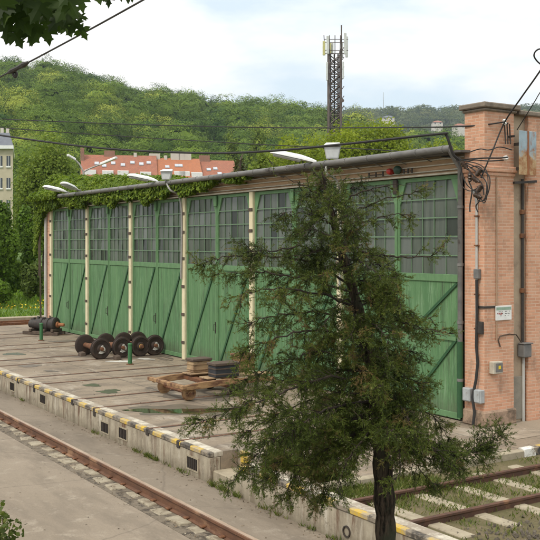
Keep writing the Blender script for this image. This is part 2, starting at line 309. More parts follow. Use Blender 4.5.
# ------------------------------------------------------------------ mesh builder
class MB:
    def __init__(s): s.v = []; s.f = []; s.m = []; s.mi = 0
    def add(s, vs, fs):
        b = len(s.v); s.v += [tuple(p) for p in vs]
        for f in fs: s.f.append([b+i for i in f]); s.m.append(s.mi)
        return s
    def box(s, x0, y0, z0, x1, y1, z1):
        x0, x1 = sorted((x0, x1)); y0, y1 = sorted((y0, y1)); z0, z1 = sorted((z0, z1))
        return s.add([(x0,y0,z0),(x1,y0,z0),(x1,y1,z0),(x0,y1,z0),(x0,y0,z1),(x1,y0,z1),(x1,y1,z1),(x0,y1,z1)],
                     [(3,2,1,0),(4,5,6,7),(0,1,5,4),(1,2,6,5),(2,3,7,6),(3,0,4,7)])
    def hexa(s, b4, t4):
        return s.add(list(b4)+list(t4), [(3,2,1,0),(4,5,6,7),(0,1,5,4),(1,2,6,5),(2,3,7,6),(3,0,4,7)])
    def bar(s, p, q, w, t, up=UP):
        """rectangular bar from p to q, w across, t along up"""
        p, q = Vector(p), Vector(q); a = (q-p).normalized(); x = a.cross(Vector(up)).normalized(); y = x.cross(a).normalized()
        x *= w/2; y *= t/2
        return s.hexa([p-x-y, p+x-y, p+x+y, p-x+y], [q-x-y, q+x-y, q+x+y, q-x+y])
    def tube(s, pts, r, n=8, cap=True):
        pts = [Vector(p) for p in pts]; rs = r if isinstance(r, (list, tuple)) else [r]*len(pts)
        b = len(s.v); ref = None
        for i, p in enumerate(pts):
            a = (pts[min(i+1, len(pts)-1)]-pts[max(i-1, 0)]).normalized()
            if ref is None:
                ref = a.cross(UP); ref = ref if ref.length > .05 else a.cross(Vector((1, 0, 0)))
            x = (ref - a*ref.dot(a)).normalized(); ref = x; y = a.cross(x)
            for k in range(n):
                t = 2*math.pi*k/n; s.v.append(tuple(p + (x*math.cos(t)+y*math.sin(t))*rs[i]))
        for i in range(len(pts)-1):
            for k in range(n):
                k2 = (k+1) % n
                s.f.append([b+i*n+k, b+i*n+k2, b+(i+1)*n+k2, b+(i+1)*n+k]); s.m.append(s.mi)
        if cap:
            s.f.append([b+k for k in range(n)][::-1]); s.m.append(s.mi)
            s.f.append([b+(len(pts)-1)*n+k for k in range(n)]); s.m.append(s.mi)
        return s
    def lathe(s, c, axis, prof, n=24):
        """prof: (radius, offset along axis)"""
        c, axis = Vector(c), Vector(axis).normalized()
        return s._lathe(c, axis, prof, n)
    def _lathe(s, c, a, prof, n):
        c, a = Vector(c), Vector(a).normalized()
        x = a.cross(UP); x = x if x.length > .05 else a.cross(Vector((1, 0, 0))); x.normalize(); y = a.cross(x); b = len(s.v)
        for r, o in prof:
            for k in range(n):
                t = 2*math.pi*k/n; s.v.append(tuple(c + a*o + (x*math.cos(t)+y*math.sin(t))*max(r, 1e-4)))
        for i in range(len(prof)-1):
            for k in range(n):
                k2 = (k+1) % n; s.f.append([b+i*n+k, b+i*n+k2, b+(i+1)*n+k2, b+(i+1)*n+k]); s.m.append(s.mi)
        s.f.append([b+k for k in range(n)][::-1]); s.m.append(s.mi)
        s.f.append([b+(len(prof)-1)*n+k for k in range(n)]); s.m.append(s.mi)
        return s
    def extr(s, pts, d):
        """polygon of 3D points pushed by d"""
        d = Vector(d); n = len(pts); pts = [Vector(p) for p in pts]
        return s.add(pts+[p+d for p in pts], [list(range(n))[::-1], list(range(n, 2*n))]+[[i, (i+1) % n, n+(i+1) % n, n+i] for i in range(n)])
    def build(s, name, mats, parent=None, origin=(0, 0, 0), bevel=0, smooth=False, seg=1):
        me = bpy.data.meshes.new(name); o3 = Vector(origin)
        me.from_pydata([Vector(p)-o3 for p in s.v], [], s.f); me.update()
        bm = bmesh.new(); bm.from_mesh(me); bmesh.ops.recalc_face_normals(bm, faces=bm.faces)
        uvl = bm.loops.layers.uv.new('UV')
        for f in bm.faces:
            n = f.normal; ax = max(range(3), key=lambda i: abs(n[i]))
            for l in f.loops:
                p = l.vert.co + o3
                l[uvl].uv = (p.y, p.z) if ax == 0 else (p.x, p.z) if ax == 1 else (p.x, p.y)
        bm.to_mesh(me); bm.free()
        ms = mats if isinstance(mats, (list, tuple)) else [mats]
        for m in ms: me.materials.append(m)
        if len(ms) > 1: me.polygons.foreach_set('material_index', s.m)
        if smooth: me.polygons.foreach_set('use_smooth', [True]*len(me.polygons))
        o = bpy.data.objects.new(name, me); col.objects.link(o)
        if parent: o.parent = parent
        if parent is None: o.location = o3
        if bevel:
            bv = o.modifiers.new('Bevel', 'BEVEL'); bv.width = bevel; bv.segments = seg; bv.limit_method = 'ANGLE'; bv.angle_limit = R(40)
        if smooth:
            try: me.set_sharp_from_angle(angle=R(38))
            except Exception: pass
        return o

def leaves(name, P, A, B, tone, mat, parent=None, origin=(0, 0, 0), mid=.45):
    """P base points, A long axes, B half-width axes (all n x 3): one diamond leaf each"""
    n = len(P); o3 = np.array(tuple(origin)); P = P-o3
    V = np.empty((n, 4, 3), np.float32)
    V[:, 0] = P; V[:, 1] = P+A*mid+B; V[:, 2] = P+A; V[:, 3] = P+A*mid-B
    me = bpy.data.meshes.new(name)
    me.vertices.add(n*4); me.vertices.foreach_set('co', V.ravel())
    me.loops.add(n*4); me.loops.foreach_set('vertex_index', np.arange(n*4, dtype=np.int32))
    me.polygons.add(n); me.polygons.foreach_set('loop_start', np.arange(0, n*4, 4, dtype=np.int32))
    me.update(calc_edges=True)
    at = me.attributes.new('tone', 'FLOAT', 'POINT'); at.data.foreach_set('value', np.repeat(np.clip(tone, 0, 1), 4).astype(np.float32))
    me.materials.append(mat)
    o = bpy.data.objects.new(name, me); col.objects.link(o)
    if parent: o.parent = parent
    else: o.location = origin
    return o
def unit(a): return a/np.maximum(np.linalg.norm(a, axis=-1, keepdims=True), 1e-9)
def rdir(n): return unit(rng.normal(size=(n, 3)))

def tag(o, label=None, cat=None, group=None, kind=None):
    if label: o['label'] = label
    if cat: o['category'] = cat
    if group: o['group'] = group
    if kind: o['kind'] = kind
    return o
def thing(name, label, cat, loc=(0, 0, 0), group=None):
    o = bpy.data.objects.new(name, None); col.objects.link(o); o.location = loc; o.empty_display_size = .2
    return tag(o, label, cat, group)
def struct(o): o['kind'] = 'structure'; return o
def part(t, mb, name, mat, **kw): return mb.build(name, mat, t, tuple(t.location), **kw)
def sub(t, p, mb, name, mat, **kw): return mb.build(name, mat, p, tuple(t.location), **kw)
def copy_tree(o, parent=None):
    c = o.copy(); col.objects.link(c)
    if parent: c.parent = parent
    for ch in o.children: copy_tree(ch, c)
    return c

# ================================================================== TERRAIN
def interp(x, xs, ys): return np.interp(x, xs, ys)
H1U = [-900, -300, -120, 0, 50, 90, 135, 175, 205, 270, 320, 350, 400, 500, 800, 1200]
H1V = [243, 120, 94, 91, 92, 103, 117, 123, 131, 137, 142, 147, 156, 168, 215, 243]
H2U = [-200, 150, 280, 330, 400, 470, 620, 1000, 1400]
H2V = [215, 150, 126, 121.5, 120, 117, 116, 150, 243]
def sstep(t): t = np.clip(t, 0, 1); return t*t*(3-2*t)
def terr(r, d):
    """ground height at camera-right r, camera-forward d (metres)"""
    r = np.asarray(r, float); d = np.asarray(d, float)
    dist = np.hypot(r, d); dd = np.maximum(d, 1.0)
    u = np.where(d > 1, U0+r/dd*F, -2000.0)
    h1 = (V0-interp(u, H1U, H1V))/F*600.0
    h2 = (V0-interp(u, H2U, H2V))/F*1500.0
    z1 = h1*np.where(d < 600, sstep((d-120)/480)**.9, 1-.5*sstep((d-600)/500))
    z2 = h2*np.where(d < 1500, sstep((d-650)/850), 1-.4*sstep((d-1500)/900))
    wob = 2.2*np.sin(r*.021+1.3)*np.sin(d*.017)+1.2*np.sin(r*.05+d*.043)
    z = np.maximum(z1, z2)+wob*sstep((d-150)/150)*(np.maximum(z1, z2) > 1)
    near = np.maximum(0, 2.85-.32*dist)
    return np.where(dist < 40, near-.75, np.maximum(z, 0)-.75)
dists = [0.01, 1, 2, 3.5, 5, 6.5, 8, 9, 12, 18, 28, 40, 60, 90, 120]+list(range(140, 660, 20))+list(range(700, 1700, 50))+[1800, 2000, 2400]
azs = []
a = -180.0
while a < 179.9:
    azs.append(a); a += .75 if -26 <= a < 26 else 6
tv, tf = [], []
for dd in dists:
    for a in azs:
        # rows of equal forward depth inside the view, equal radius outside
        k = 1/max(math.cos(R(a)), .75) if abs(a) < 90 else 1/.75
        r_, d_ = dd*k*math.sin(R(a)), dd*k*math.cos(R(a))
        tv.append(cw(r_, d_, float(terr(r_, d_))))
na = len(azs)
for i in range(len(dists)-1):
    for j in range(na):
        j2 = (j+1) % na; tf.append([i*na+j, i*na+j2, (i+1)*na+j2, (i+1)*na+j])
t_ = MB(); t_.v = [tuple(p) for p in tv]; t_.f = tf; t_.m = [0]*len(tf)
struct(t_.build('terrain', m_terr, smooth=True))

def sheet(name, mat, pts, z, thick=.0):
    mb = MB()
    if thick: mb.extr([(x, y, z-thick) for x, y in pts], (0, 0, thick))
    else: mb.add([(x, y, z) for x, y in pts], [list(range(len(pts)))])
    return struct(mb.build(name, mat))

YE = 8.1      # line of the platform edge
NX0, NX1 = -14.53, -13.5     # the step notch in the edge
# yard slab (top z 0), broken by the notch
yd = MB()
yd.box(-42.0, YE+.22, -.74, NX0, 36, 0)
yd.box(NX0, YE+.62, -.74, NX1, 36, 0)
yd.box(NX1, YE+.22, -.74, -11.75, 36, 0)
struct(yd.build('yard_pavement', m_yardc))
# near road, asphalt strip beside the wall
sheet('road', m_road, [(-75, -4), (-9.0, -4), (-9.0, 2.2), (-3.5, 6.92), (4, 6.92), (4, 6.98), (-75, 6.98)], -.722, .02)
sheet('asphalt_path', m_path, [(-75, 7.165), (6, 7.165), (6, YE+.02), (-75, YE+.02)], -.548, .19)
sheet('track_bed_ground', m_bed, [(-11.62, YE+.2), (12, YE+.2), (12, 40), (-11.62, 40)], -.115, .5)
sheet('side_pavement', m_roadmat('pale_pavement', 1.25), [(-13.46, 13.6), (-12.35, 13.6), (-12.35, 36), (-13.46, 36)], .012, .01)
lw = MB(); nx, ny = 30, 30
for i in range(nx+1):
    for j in range(ny+1):
        x = -45.2-i*2.6; y = -12+j*2.6
        lw.v.append((x, y, .05+.030*(i*2.6)+.12*math.sin(x*.3+y*.2)*(i > 0)))
for i in range(nx):
    for j in range(ny): lw.f.append([i*(ny+1)+j, (i+1)*(ny+1)+j, (i+1)*(ny+1)+j+1, i*(ny+1)+j+1]); lw.m.append(0)
struct(lw.build('lawn', m_lawn, smooth=True))
def lawnz(x, y): return .05+.030*max(0, -45.2-x)

# ================================================================== PLATFORM EDGE WALL
pw = thing('platform_wall', 'low stained concrete platform wall with yellow and black striped edge beside the road', 'wall', (-25, YE, -.55))
def edge_piece(x0, x1):
    w = MB(); w.box(x0, YE, -.74, x1, YE+.215, -.088); part(pw, w, 'wall_face', m_wallconc, bevel=.012)
    e = MB(); e.box(x0, YE-.02, -.085, x1, YE+.085, .002)
    part(pw, e, 'striped_edge', m_haz, bevel=.015)
    t = MB(); t.box(x0, YE+.088, -.084, x1, YE+.27, .006); part(pw, t, 'pale_band', m_top, bevel=.008)
edge_piece(-60, NX0+.004)
edge_piece(NX1-.004, -4)
w = MB(); w.box(NX0-.005, YE+.06, -.74, NX1+.005, YE+.60, -.32); part(pw, w, 'step', m_sleeper, bevel=.015)
w = MB(); w.box(NX0+.002, YE+.57, -.32, NX1-.002, YE+.62, .006); part(pw, w, 'step_riser', m_haz, bevel=.01)
for (u, v) in ((12.5, 386.5), (43, 399), (105, 427.5), (123, 433.5), (192.5, 463.5)):
    p = aty(u, v, YE); g = MB()
    hw, hh = .20, .105
    for i in range(2):
        for s in (-1, 1): pass
    g.box(p.x-hw-.03, YE-.012, p.z-hh-.03, p.x+hw+.03, YE+.02, p.z-hh); g.box(p.x-hw-.03, YE-.012, p.z+hh, p.x+hw+.03, YE+.02, p.z+hh+.03)
    g.box(p.x-hw-.03, YE-.012, p.z-hh+.001, p.x-hw, YE+.02, p.z+hh-.001); g.box(p.x+hw, YE-.012, p.z-hh+.001, p.x+hw+.03, YE+.02, p.z+hh-.001)
    f = part(pw, g, 'vent', m_sleeper)
    b = MB(); b.box(p.x-hw, YE-.004, p.z-hh, p.x+hw, YE+.03, p.z+hh); sub(pw, f, b, 'vent_recess', m_groove)
    s_ = MB()
    for k in range(5):
        xx = p.x-hw+(k+.5)*2*hw/5; s_.tube([(xx, YE-.014, p.z-hh), (xx, YE-.014, p.z+hh)], .008, 6)
    sub(pw, f, s_, 'grille', m_dark)
p = aty(347, 531.5, YE); g = MB(); g._lathe(p, Vector((0, -1, 0)), [(.085, -.05), (.085, .02), (.065, .02), (.065, -.04)], 18)
part(pw, g, 'drain_pipe', m_groove, smooth=True)
# rusty slots where the yard rails meet the edge
BAY = 4.15; PX = [-39.15+BAY*k for k in range(7)]
CEN = [(PX[k]+PX[k+1])/2-.1 for k in range(6)]
for c in CEN:
    for s in (-.68, .68):
        g = MB(); g.box(c+s-.06, YE-.028, -.12-.14*random.random(), c+s+.06, YE+.02, .008); part(pw, g, 'rail_end', m_dark, bevel=.012)
# ================================================================== YARD TRACKS
names = ['far left door', 'second door from the left', 'door behind the wheelsets', 'door behind the loaded trolley', 'door behind the conifer', 'door beside the brick pier']
for c, nm in zip(CEN, names):
    t = thing('yard_track', 'pair of sunken rails in the concrete yard leading to the '+nm, 'track', (c, YE+1, 0), 'tracks sunk in the depot yard')
    for s in (-.68, .68):
        g = MB(); g.box(c+s-.035, YE+.01, -.03, c+s+.035, 13.9, .012); r_ = part(t, g, 'rail', m_rail, bevel=.006)
        sd = 1 if s < 0 else -1
        g = MB(); g.box(c+s+sd*.036, YE+.01, -.03, c+s+sd*.085, 13.9, .0045); sub(t, r_, g, 'groove', m_groove)
        g = MB(); g.box(c+s-sd*.036, YE+.01, -.03, c+s-sd*.055, 13.9, .0045); sub(t, r_, g, 'joint_strip', m_groove)

# ================================================================== ROADSIDE RAIL
t = thing('roadside_rail', 'tall rusty rail laid along the road edge on whitish concrete blocks', 'rail', (-20, 7.08, -.72))
g = MB(); RY = 7.075
prof = [(-.075, -.715), (.075, -.715), (.075, -.70), (.018, -.685), (.018, -.585), (.045, -.565), (.045, -.528), (.035, -.52), (-.035, -.52), (-.045, -.528), (-.045, -.565), (-.018, -.585), (-.018, -.685), (-.075, -.70)]
g.extr([(-75, RY+a, b) for a, b in prof], (81, 0, 0)); part(t, g, 'rail', m_rail)
g = MB(); g.box(-75, RY-.034, -.519, 6, RY+.034, -.5165); part(t, g, 'rail_head', m_railtop)
g = MB(); g.box(-75, RY+.048, -.74, 6, RY+.086, -.535); part(t, g, 'side_board', m_block, bevel=.01)
x = -47.0; k = 0
while x < -5:
    L = .42+random.uniform(-.10, .10); j = random.uniform(-.05, .05)
    g = MB(); z1 = -.700+random.uniform(-.006, .012)
    y0 = 6.77+random.uniform(-.09, .07)
    g.hexa([(x, y0, -.74), (x+L, y0+j, -.74), (x+L+random.uniform(-.03, .03), 6.985, -.74), (x+random.uniform(-.03, .03), 6.985, -.74)],
           [(x+.015, y0+.015, z1), (x+L-.015, y0+.015+j, z1+random.uniform(-.01, .01)), (x+L-.02+random.uniform(-.03, .03), 6.98, z1), (x+.02+random.uniform(-.03, .03), 6.98, z1)])
    part(t, g, 'sleeper_block', m_block, bevel=.012)
    g = MB(); g.box(x+L/2-.05, RY-.12, -.70, x+L/2+.05, RY-.03, -.665); part(t, g, 'rail_clip', m_rusty, bevel=.01)
    x += .62+random.uniform(-.04, .04); k += 1
sheet('ballast_strip', M('earthy_ballast', (.15, .12, .085), (.22, .18, .13), 14, .95, .8, spot=(.07, .055, .04), spot_lo=.5, spot_hi=.6, spot_scale=8), [(-75, 6.6), (6, 6.6), (6, 7.2), (-75, 7.2)], -.717, .01)
# ================================================================== SIDE TRACK (right) with sleepers, kerb
t = thing('side_track', 'rusty railway track on pale concrete sleepers overgrown with weeds', 'track', (-10.2, 12, -.15))
for xr in (-10.75, -9.50):
    g = MB(); y0, y1 = YE+.25, 34
    pr = [(-.07, -.15), (.07, -.15), (.07, -.135), (.016, -.12), (.016, -.045), (.036, -.03), (.036, .005), (-.036, .005), (-.036, -.03), (-.016, -.045), (-.016, -.12), (-.07, -.135)]
    g.extr([(xr+a, y0, b) for a, b in pr], (0, y1-y0, 0)); part(t, g, 'rail', m_rail2, bevel=.004)
y = YE+.55
while y < 22:
    g = MB(); x0 = -11.2+random.uniform(-.06, .06); x1 = -8.7+random.uniform(-.2, .2); sk = random.uniform(-.05, .05)
    z1 = -.088+random.uniform(-.012, .004)
    g.hexa([(x0, y, -.3), (x1, y+sk, -.3), (x1, y+.25+sk, -.3), (x0, y+.25, -.3)], [(x0, y+.01, z1), (x1, y+sk+.01, z1), (x1, y+.24+sk, z1), (x0, y+.24, z1)])
    part(t, g, 'sleeper', m_sleeper, bevel=.015); y += .86
kb = thing('yard_kerb', 'kerb painted in white, yellow and black blocks beside the side track', 'kerb', (-11.68, 14, 0))
g = MB(); y = YE+.35
while y < 12.3: g.box(-11.76, y, -.25, -11.60, y+.745, .012+random.uniform(-.006, .006)); y += .75
part(kb, g, 'bare_kerb_stones', m_sleeper, bevel=.015)
g = MB()
while y < 34: g.box(-11.76, y, -.25, -11.60, y+.745, .03+random.uniform(-.006, .006)); y += .75
part(kb, g, 'kerb_stones', m_kerb, bevel=.012)
g = MB()
for i in range(260):
    p = atz(538, 539, -.11)+Vector((rng.normal()*.42, rng.normal()*.36, 0)); s_ = random.uniform(.010, .028)
    h_ = max(0, .10-.2*math.hypot(p.x-atz(533, 534, -.15).x, p.y-atz(533, 534, -.15).y))
    q = [Vector((random.uniform(-1, 1), random.uniform(-1, 1), random.uniform(-1, 1))).normalized()*s_ for _ in range(3)]
    c_ = Vector((p.x, p.y, -.11+h_*random.random()))
    g.hexa([c_-q[0]-q[1]*.7, c_+q[0]*.9-q[1], c_+q[0]+q[1]*.6, c_-q[0]*.8+q[1]], [c_-q[0]*.6-q[1]*.5+UP*s_, c_+q[0]*.7-q[1]*.7+UP*s_*.8, c_+q[0]*.6+q[1]*.5+UP*s_, c_-q[0]*.7+q[1]*.6+UP*s_*.9])
tag(g.build('gravel_heap', m_gravel), 'small heap of dark gravel beside the side track', 'gravel', kind='stuff')
# far-left cross track and its pale kerb
t = thing('far_track', 'far cross track with dark rails between the yard and the lawn', 'track', (-43, 13, 0))
for xr in (-42.25, -43.35):
    g = MB(); g.box(xr-.09, -10, -.2, xr+.09, 60, .10); part(t, g, 'rail', m_rusty)
g = MB(); g.box(-44.0, -10, -.3, -42.02, 60, -.02); part(t, g, 'track_slab', m_sleeper)
g = MB(); g.box(-44.9, -10, -.3, -44.3, 60, .16); tag(g.build('lawn_kerb', m_sleeper, bevel=.02), 'long pale concrete kerb along the lawn beyond the far track', 'kerb')

# ================================================================== DEPOT
FY = 13.95
dp = thing('depot_shed', 'long brick tram depot with six pairs of tall glazed green doors', 'depot', (-26, FY, 0))
DT, DM = 5.20, 3.06          # top of doors, top of the solid part
g = MB(); g.box(-39.5, FY+.02, 5.215, -14.08, FY+.4, 5.62); part(dp, g, 'fascia', m_fascia)
g = MB()
for k in range(3): g.box(-39.5, FY-.03-.012*k, 5.30+.12*k, -14.08, FY+.019, 5.325+.12*k)
part(dp, g, 'fascia_ledge', m_trim)
g = MB(); g.box(-39.5, FY-.09, 5.215, -14.08, FY+.015, 5.25); part(dp, g, 'door_rail_cover', m_trim)
g = MB(); g.hexa([(-39.9, FY-.33, 5.62), (-13.9, FY-.33, 5.62), (-13.9, 36, 5.62), (-39.9, 36, 5.62)], [(-39.9, FY-.33, 5.665), (-13.9, FY-.33, 5.665), (-13.9, 36, 5.9), (-39.9, 36, 5.9)])
part(dp, g, 'roof', m_roofdeck)
gx = [(-39.4, FY-.42, 5.70), (-14.1, FY-.42, 5.70)]
g = MB(); g.tube([Vector(gx[0])+(Vector(gx[1])-Vector(gx[0]))*i/40 for i in range(41)], [.074]*41, 12); gut = part(dp, g, 'gutter', m_gutter, smooth=True)
x = -39.2
while x < -14.1:
    g = MB(); g._lathe((x, FY-.42, 5.70), Vector((1, 0, 0)), [(.084, -.02), (.084, .02)], 12); g.bar((x, FY-.34, 5.63), (x, FY+.0, 5.52), .025, .012); x += .83; sub(dp, gut, g, 'gutter_bracket', m_gutter)
g = MB(); g.box(-39.5, FY+.42, -.02, -39.2, 35.9, 5.6); g.box(-39.5, 35.5, -.02, -13.6, 35.88, 5.6); part(dp, g, 'rear_wall', m_brick)
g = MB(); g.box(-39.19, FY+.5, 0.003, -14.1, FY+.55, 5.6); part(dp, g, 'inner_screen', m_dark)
# posts
for k, x in enumerate(PX[:6]):
    g = MB(); g.box(x-.095, FY-.06, 0, x+.095, FY+.10, 5.21); po = part(dp, g, 'post', m_cream, bevel=.012)
    for z in (.55, 1.45, 2.35, 3.25, 4.1, 4.7):
        g = MB(); g.box(x-.10, FY-.085, z-.045, x+.10, FY-.058, z+.045)
        sub(dp, po, g, 'hinge', m_wood_dark, bevel=.006)
# door leaves
def leaf(x0, x1, plain=True):
    """one door leaf: board panel below, glazed above"""
    y = FY+.03
    g = MB()
    g.box(x0, y+.012, .03, x1, y+.05, DM-.06); lf = part(dp, g, 'door', m_board)
    fr = MB(); sw = .075
    fr.box(x0, y-.02, .03, x0+sw, y+.055, DT); fr.box(x1-sw, y-.02, .03, x1, y+.055, DT)
    for za, zb in ((.03, .16), (DM-.14, DM+.02), (DT-.09, DT)): fr.box(x0+sw+.001, y-.016, za, x1-sw-.001, y+.053, zb)
    for xa, s in ((x0+sw, 1), (x1-sw, -1)):          # gusset plates in the upper corners
        fr.extr([(xa-.004*s, y-.013, DT-.086), (xa+.20*s, y-.013, DT-.086), (xa-.004*s, y-.013, DT-.62)], (0, .045, 0))
    sub(dp, lf, fr, 'door_frame', m_gframe, bevel=.006)
    gl = MB(); tl = []
    za, zb = DM+.02, DT-.09
    for i in range(5):
        for j in range(5):
            xa, xb = x0+sw+(x1-x0-2*sw)*i/5, x0+sw+(x1-x0-2*sw)*(i+1)/5; z0_, z1_ = za+(zb-za)*j/5, za+(zb-za)*(j+1)/5
            t1, t2 = random.gauss(0, .004), random.gauss(0, .004); yy_ = y+.028
            gl.add([(xa, yy_-t1-t2, z0_), (xb, yy_+t1-t2, z0_), (xb, yy_+t1+t2, z1_), (xa, yy_-t1+t2, z1_)], [(0, 1, 2, 3)]); q_ = random.random(); tl += [q_]*4
    go = sub(dp, lf, gl, 'glazing', m_glass); at_ = go.data.attributes.new('tone', 'FLOAT', 'POINT'); at_.data.foreach_set('value', tl)
    bars = MB(); n = 4
    for i in range(1, n+1):
        xx = x0+sw+(x1-x0-2*sw)*i/(n+1); bars.box(xx-.009, y+.003, DM, xx+.009, y+.0215, DT-.09)
    for i in range(1, 5):
        zz = DM+.02+(DT-.09-DM-.02)*i/5; bars.box(x0+sw, y-.006, zz-.014, x1-sw, y+.0025, zz+.014)
    sub(dp, lf, bars, 'glazing_bars', m_gbar)
    br = MB()
    def brace(a, b, w=.055): br.bar((a[0], y-.010, a[1]), (b[0], y-.010, b[1]), w, .022, Vector((0, -1, 0)))
    if plain:
        brace((x0+sw+.12, .18), (x1-sw-.10, DM-.16), .07)
    else:
        brace((x0+sw+.35, .2), (x1-sw-.05, 1.7), .06); brace((x0+sw+.35, 1.75), (x1-sw-.03, DM-.17), .06)
    b_ = sub(dp, lf, br, 'brace', m_gdark)
    if not plain:
        br = MB(); br.bar((x0+sw+.95, y-.004, .3), (x0+sw+.18, y-.004, 2.4), .06, .022, Vector((0, -1, 0)))
        br.box(x0+.72, y-.028, 1.68, x1-.12, y-.017, 1.76)
        sub(dp, lf, br, 'pale_brace', m_gframe)
    return lf
for k in range(6):
    a, b = PX[k]+.10, PX[k+1]-(.10 if k < 5 else .02); mid_ = (a+b)/2
    leaf(a, mid_-.012); leaf(mid_+.012, b, plain=(k < 5))
    g = MB(); g.box(mid_-.03, FY-.012, .04, mid_+.03, FY+.011, DT-.02); part(dp, g, 'meeting_stile', m_gframe, bevel=.006)
    g = MB(); g.box(mid_-.07, FY-.07, DT-.34, mid_+.07, FY-.013, DT-.02); part(dp, g, 'door_bolt_box', m_groove if k == 5 else m_gframe, bevel=.01)
    g = MB(); g.box(mid_-.045, FY-.03, 1.0, mid_-.015, FY-.013, 1.35); g.tube([(mid_-.03, FY-.03, 1.28), (mid_-.03, FY-.08, 1.28), (mid_-.03, FY-.08, 1.08), (mid_-.03, FY-.03, 1.08)], .01, 6); part(dp, g, 'door_handle', m_dark)
# brick pier and side wall
PXL, PXR = -14.06, -13.5
g = MB(); g.box(PXL, FY-.06, .32, PXR, 14.74, 6.5); part(dp, g, 'pier', m_brick)
g = MB(); g.box(PXL-.04, FY-.11, 0, PXR+.05, 14.79, .32); part(dp, g, 'pier_plinth', M('plinth_stone', (.38, .27, .19), (.28, .19, .13), 6, .9, .5, spot=(.14, .10, .07), spot_lo=.48, spot_hi=.62), bevel=.03)
g = MB(); g.box(PXL-.05, FY-.12, 5.20, PXR+.06, 14.80, 5.32); g.box(PXL-.02, FY-.09, 5.12, PXR+.03, 14.77, 5.199); part(dp, g, 'pier_string_course', m_brick, bevel=.015)
g = MB(); g.box(PXL-.09, FY-.16, 6.5, PXR+.10, 14.86, 6.61); g.box(PXL-.04, FY-.11, 6.44, PXR+.05, 14.80, 6.499); part(dp, g, 'pier_cap', m_cap, bevel=.02)
g = MB(); g.box(PXL+.2, 14.742, .0, PXR-.10, 15.18, 6.42); part(dp, g, 'plaster_recess', m_plaster)
g = MB(); g.box(PXL+.2, 15.182, .0, PXR-.0, 35.4, 6.42); part(dp, g, 'side_wall', m_brick)
g = MB(); g.box(PXL+.1, 14.862, 6.42, PXR+.06, 35.6, 6.52); part(dp, g, 'parapet_cap', m_cap, bevel=.02)
g = MB(); g.box(PXR-.10+.002, 14.76, .05, PXR-.075, 15.17, .95); part(dp, g, 'patched_plinth', M('grey_patch', (.22, .20, .16), (.28, .25, .2), 6, .9, .3), bevel=.01)
# downpipe beside the right door
g = MB(); g.tube([(-14.12, FY-.42, 5.66), (-14.12, FY-.30, 5.5), (-14.12, FY-.13, 5.3), (-14.12, FY-.13, .12)], .055, 10); dn = part(dp, g, 'downpipe', m_gutter, smooth=True)
for z in (.9, 2.1, 3.3, 4.5):
    g = MB(); g._lathe((-14.12, FY-.13, z), UP, [(.068, -.03), (.068, .03)], 10); sub(dp, dn, g, 'pipe_collar', m_gutter)
g = MB(); g.tube([(-14.12, FY-.13, .12), (-14.12, FY-.13, 1.7)], .066, 10); sub(dp, dn, g, 'pipe_foot', m_gdark, smooth=True)
# left end: brick jamb and drain pipe
g = MB(); g.box(-39.52, FY-.05, 0, -39.27, FY+.4, 5.6); part(dp, g, 'jamb', m_brick)
g = MB(); g.tube([(-39.62, FY-.1, 5.6), (-39.62, FY-.1, .05)], .07, 10); part(dp, g, 'downpipe', m_conduit, smooth=True)
# lattice pole at the left end
pl = thing('lattice_pole', 'thin dark lattice pole at the far corner of the depot', 'pole', (-40.1, FY+.1, 0))
g = MB()
for dx in (-.1, .1): g.tube([(-40.1+dx, FY+.1, 0), (-40.1+dx, FY+.1, 5.0)], .03, 6)
for i in range(12): g.bar((-40.2, FY+.1, .2+i*.4), (-40.0, FY+.1, .4+i*.4), .02, .02, Vector((0, 1, 0))); g.bar((-40.2, FY+.1, .4+i*.4), (-40.0, FY+.1, .4+i*.4), .02, .02, Vector((0, 1, 0)))
part(pl, g, 'lattice', m_rusty)

# ---- fittings on the pier: conduits, boxes, sign, plate, cables
t = thing('conduit', 'pale grey conduit running down the front of the brick pier', 'pipe', (-13.87, FY-.1, 1))
ux = lambda u, y=FY-.09: aty(u, 300, y).x
xc = ux(477)
g = MB(); g.tube([(xc, FY-.10, 1.65), (xc, FY-.10, 4.55), (xc-.03, FY-.10, 4.72), (xc-.12, FY-.11, 4.85)], .027, 8); part(t, g, 'pipe', m_conduit, smooth=True)
g = MB(); g.box(xc-.05, FY-.15, 3.02, xc+.09, FY-.062, 3.22); part(t, g, 'junction_box', m_darkbox, bevel=.01)
g = MB()
for z in (2.0, 2.7, 3.7, 4.3): g.box(xc-.045, FY-.135, z-.015, xc+.045, FY-.061, z+.015)
part(t, g, 'pipe_clip', m_rusty)
tag(t, None)
XS = PXR+.02
def sy(u, x=PXR+.03): return atx(u, 300, x).y
t = thing('thin_conduit', 'thin tan conduit on the side of the pier above the yellow meter box', 'pipe', (PXR, sy(497), 3))
g = MB(); yy = sy(497); g.tube([(XS, yy, 1.75), (XS, yy, 5.1)], .016, 8); part(t, g, 'pipe', M('tan_pipe', (.36, .25, .16), (.30, .2, .13), 6, .7, .1), smooth=True)
# dark strap across to the sign
t = thing('dark_strap', 'dark flat strap across the pier corner behind the small sign', 'strap', (PXR, FY-.06, 2.82))
zs = atx(492, 307, PXR).z
g = MB(); g.box(xc, FY-.085, zs-.022, PXR+.02, FY-.062, zs+.022); g.box(PXR+.002, FY-.062, zs-.022, PXR+.02, sy(497), zs+.022); part(t, g, 'strap', m_dark)
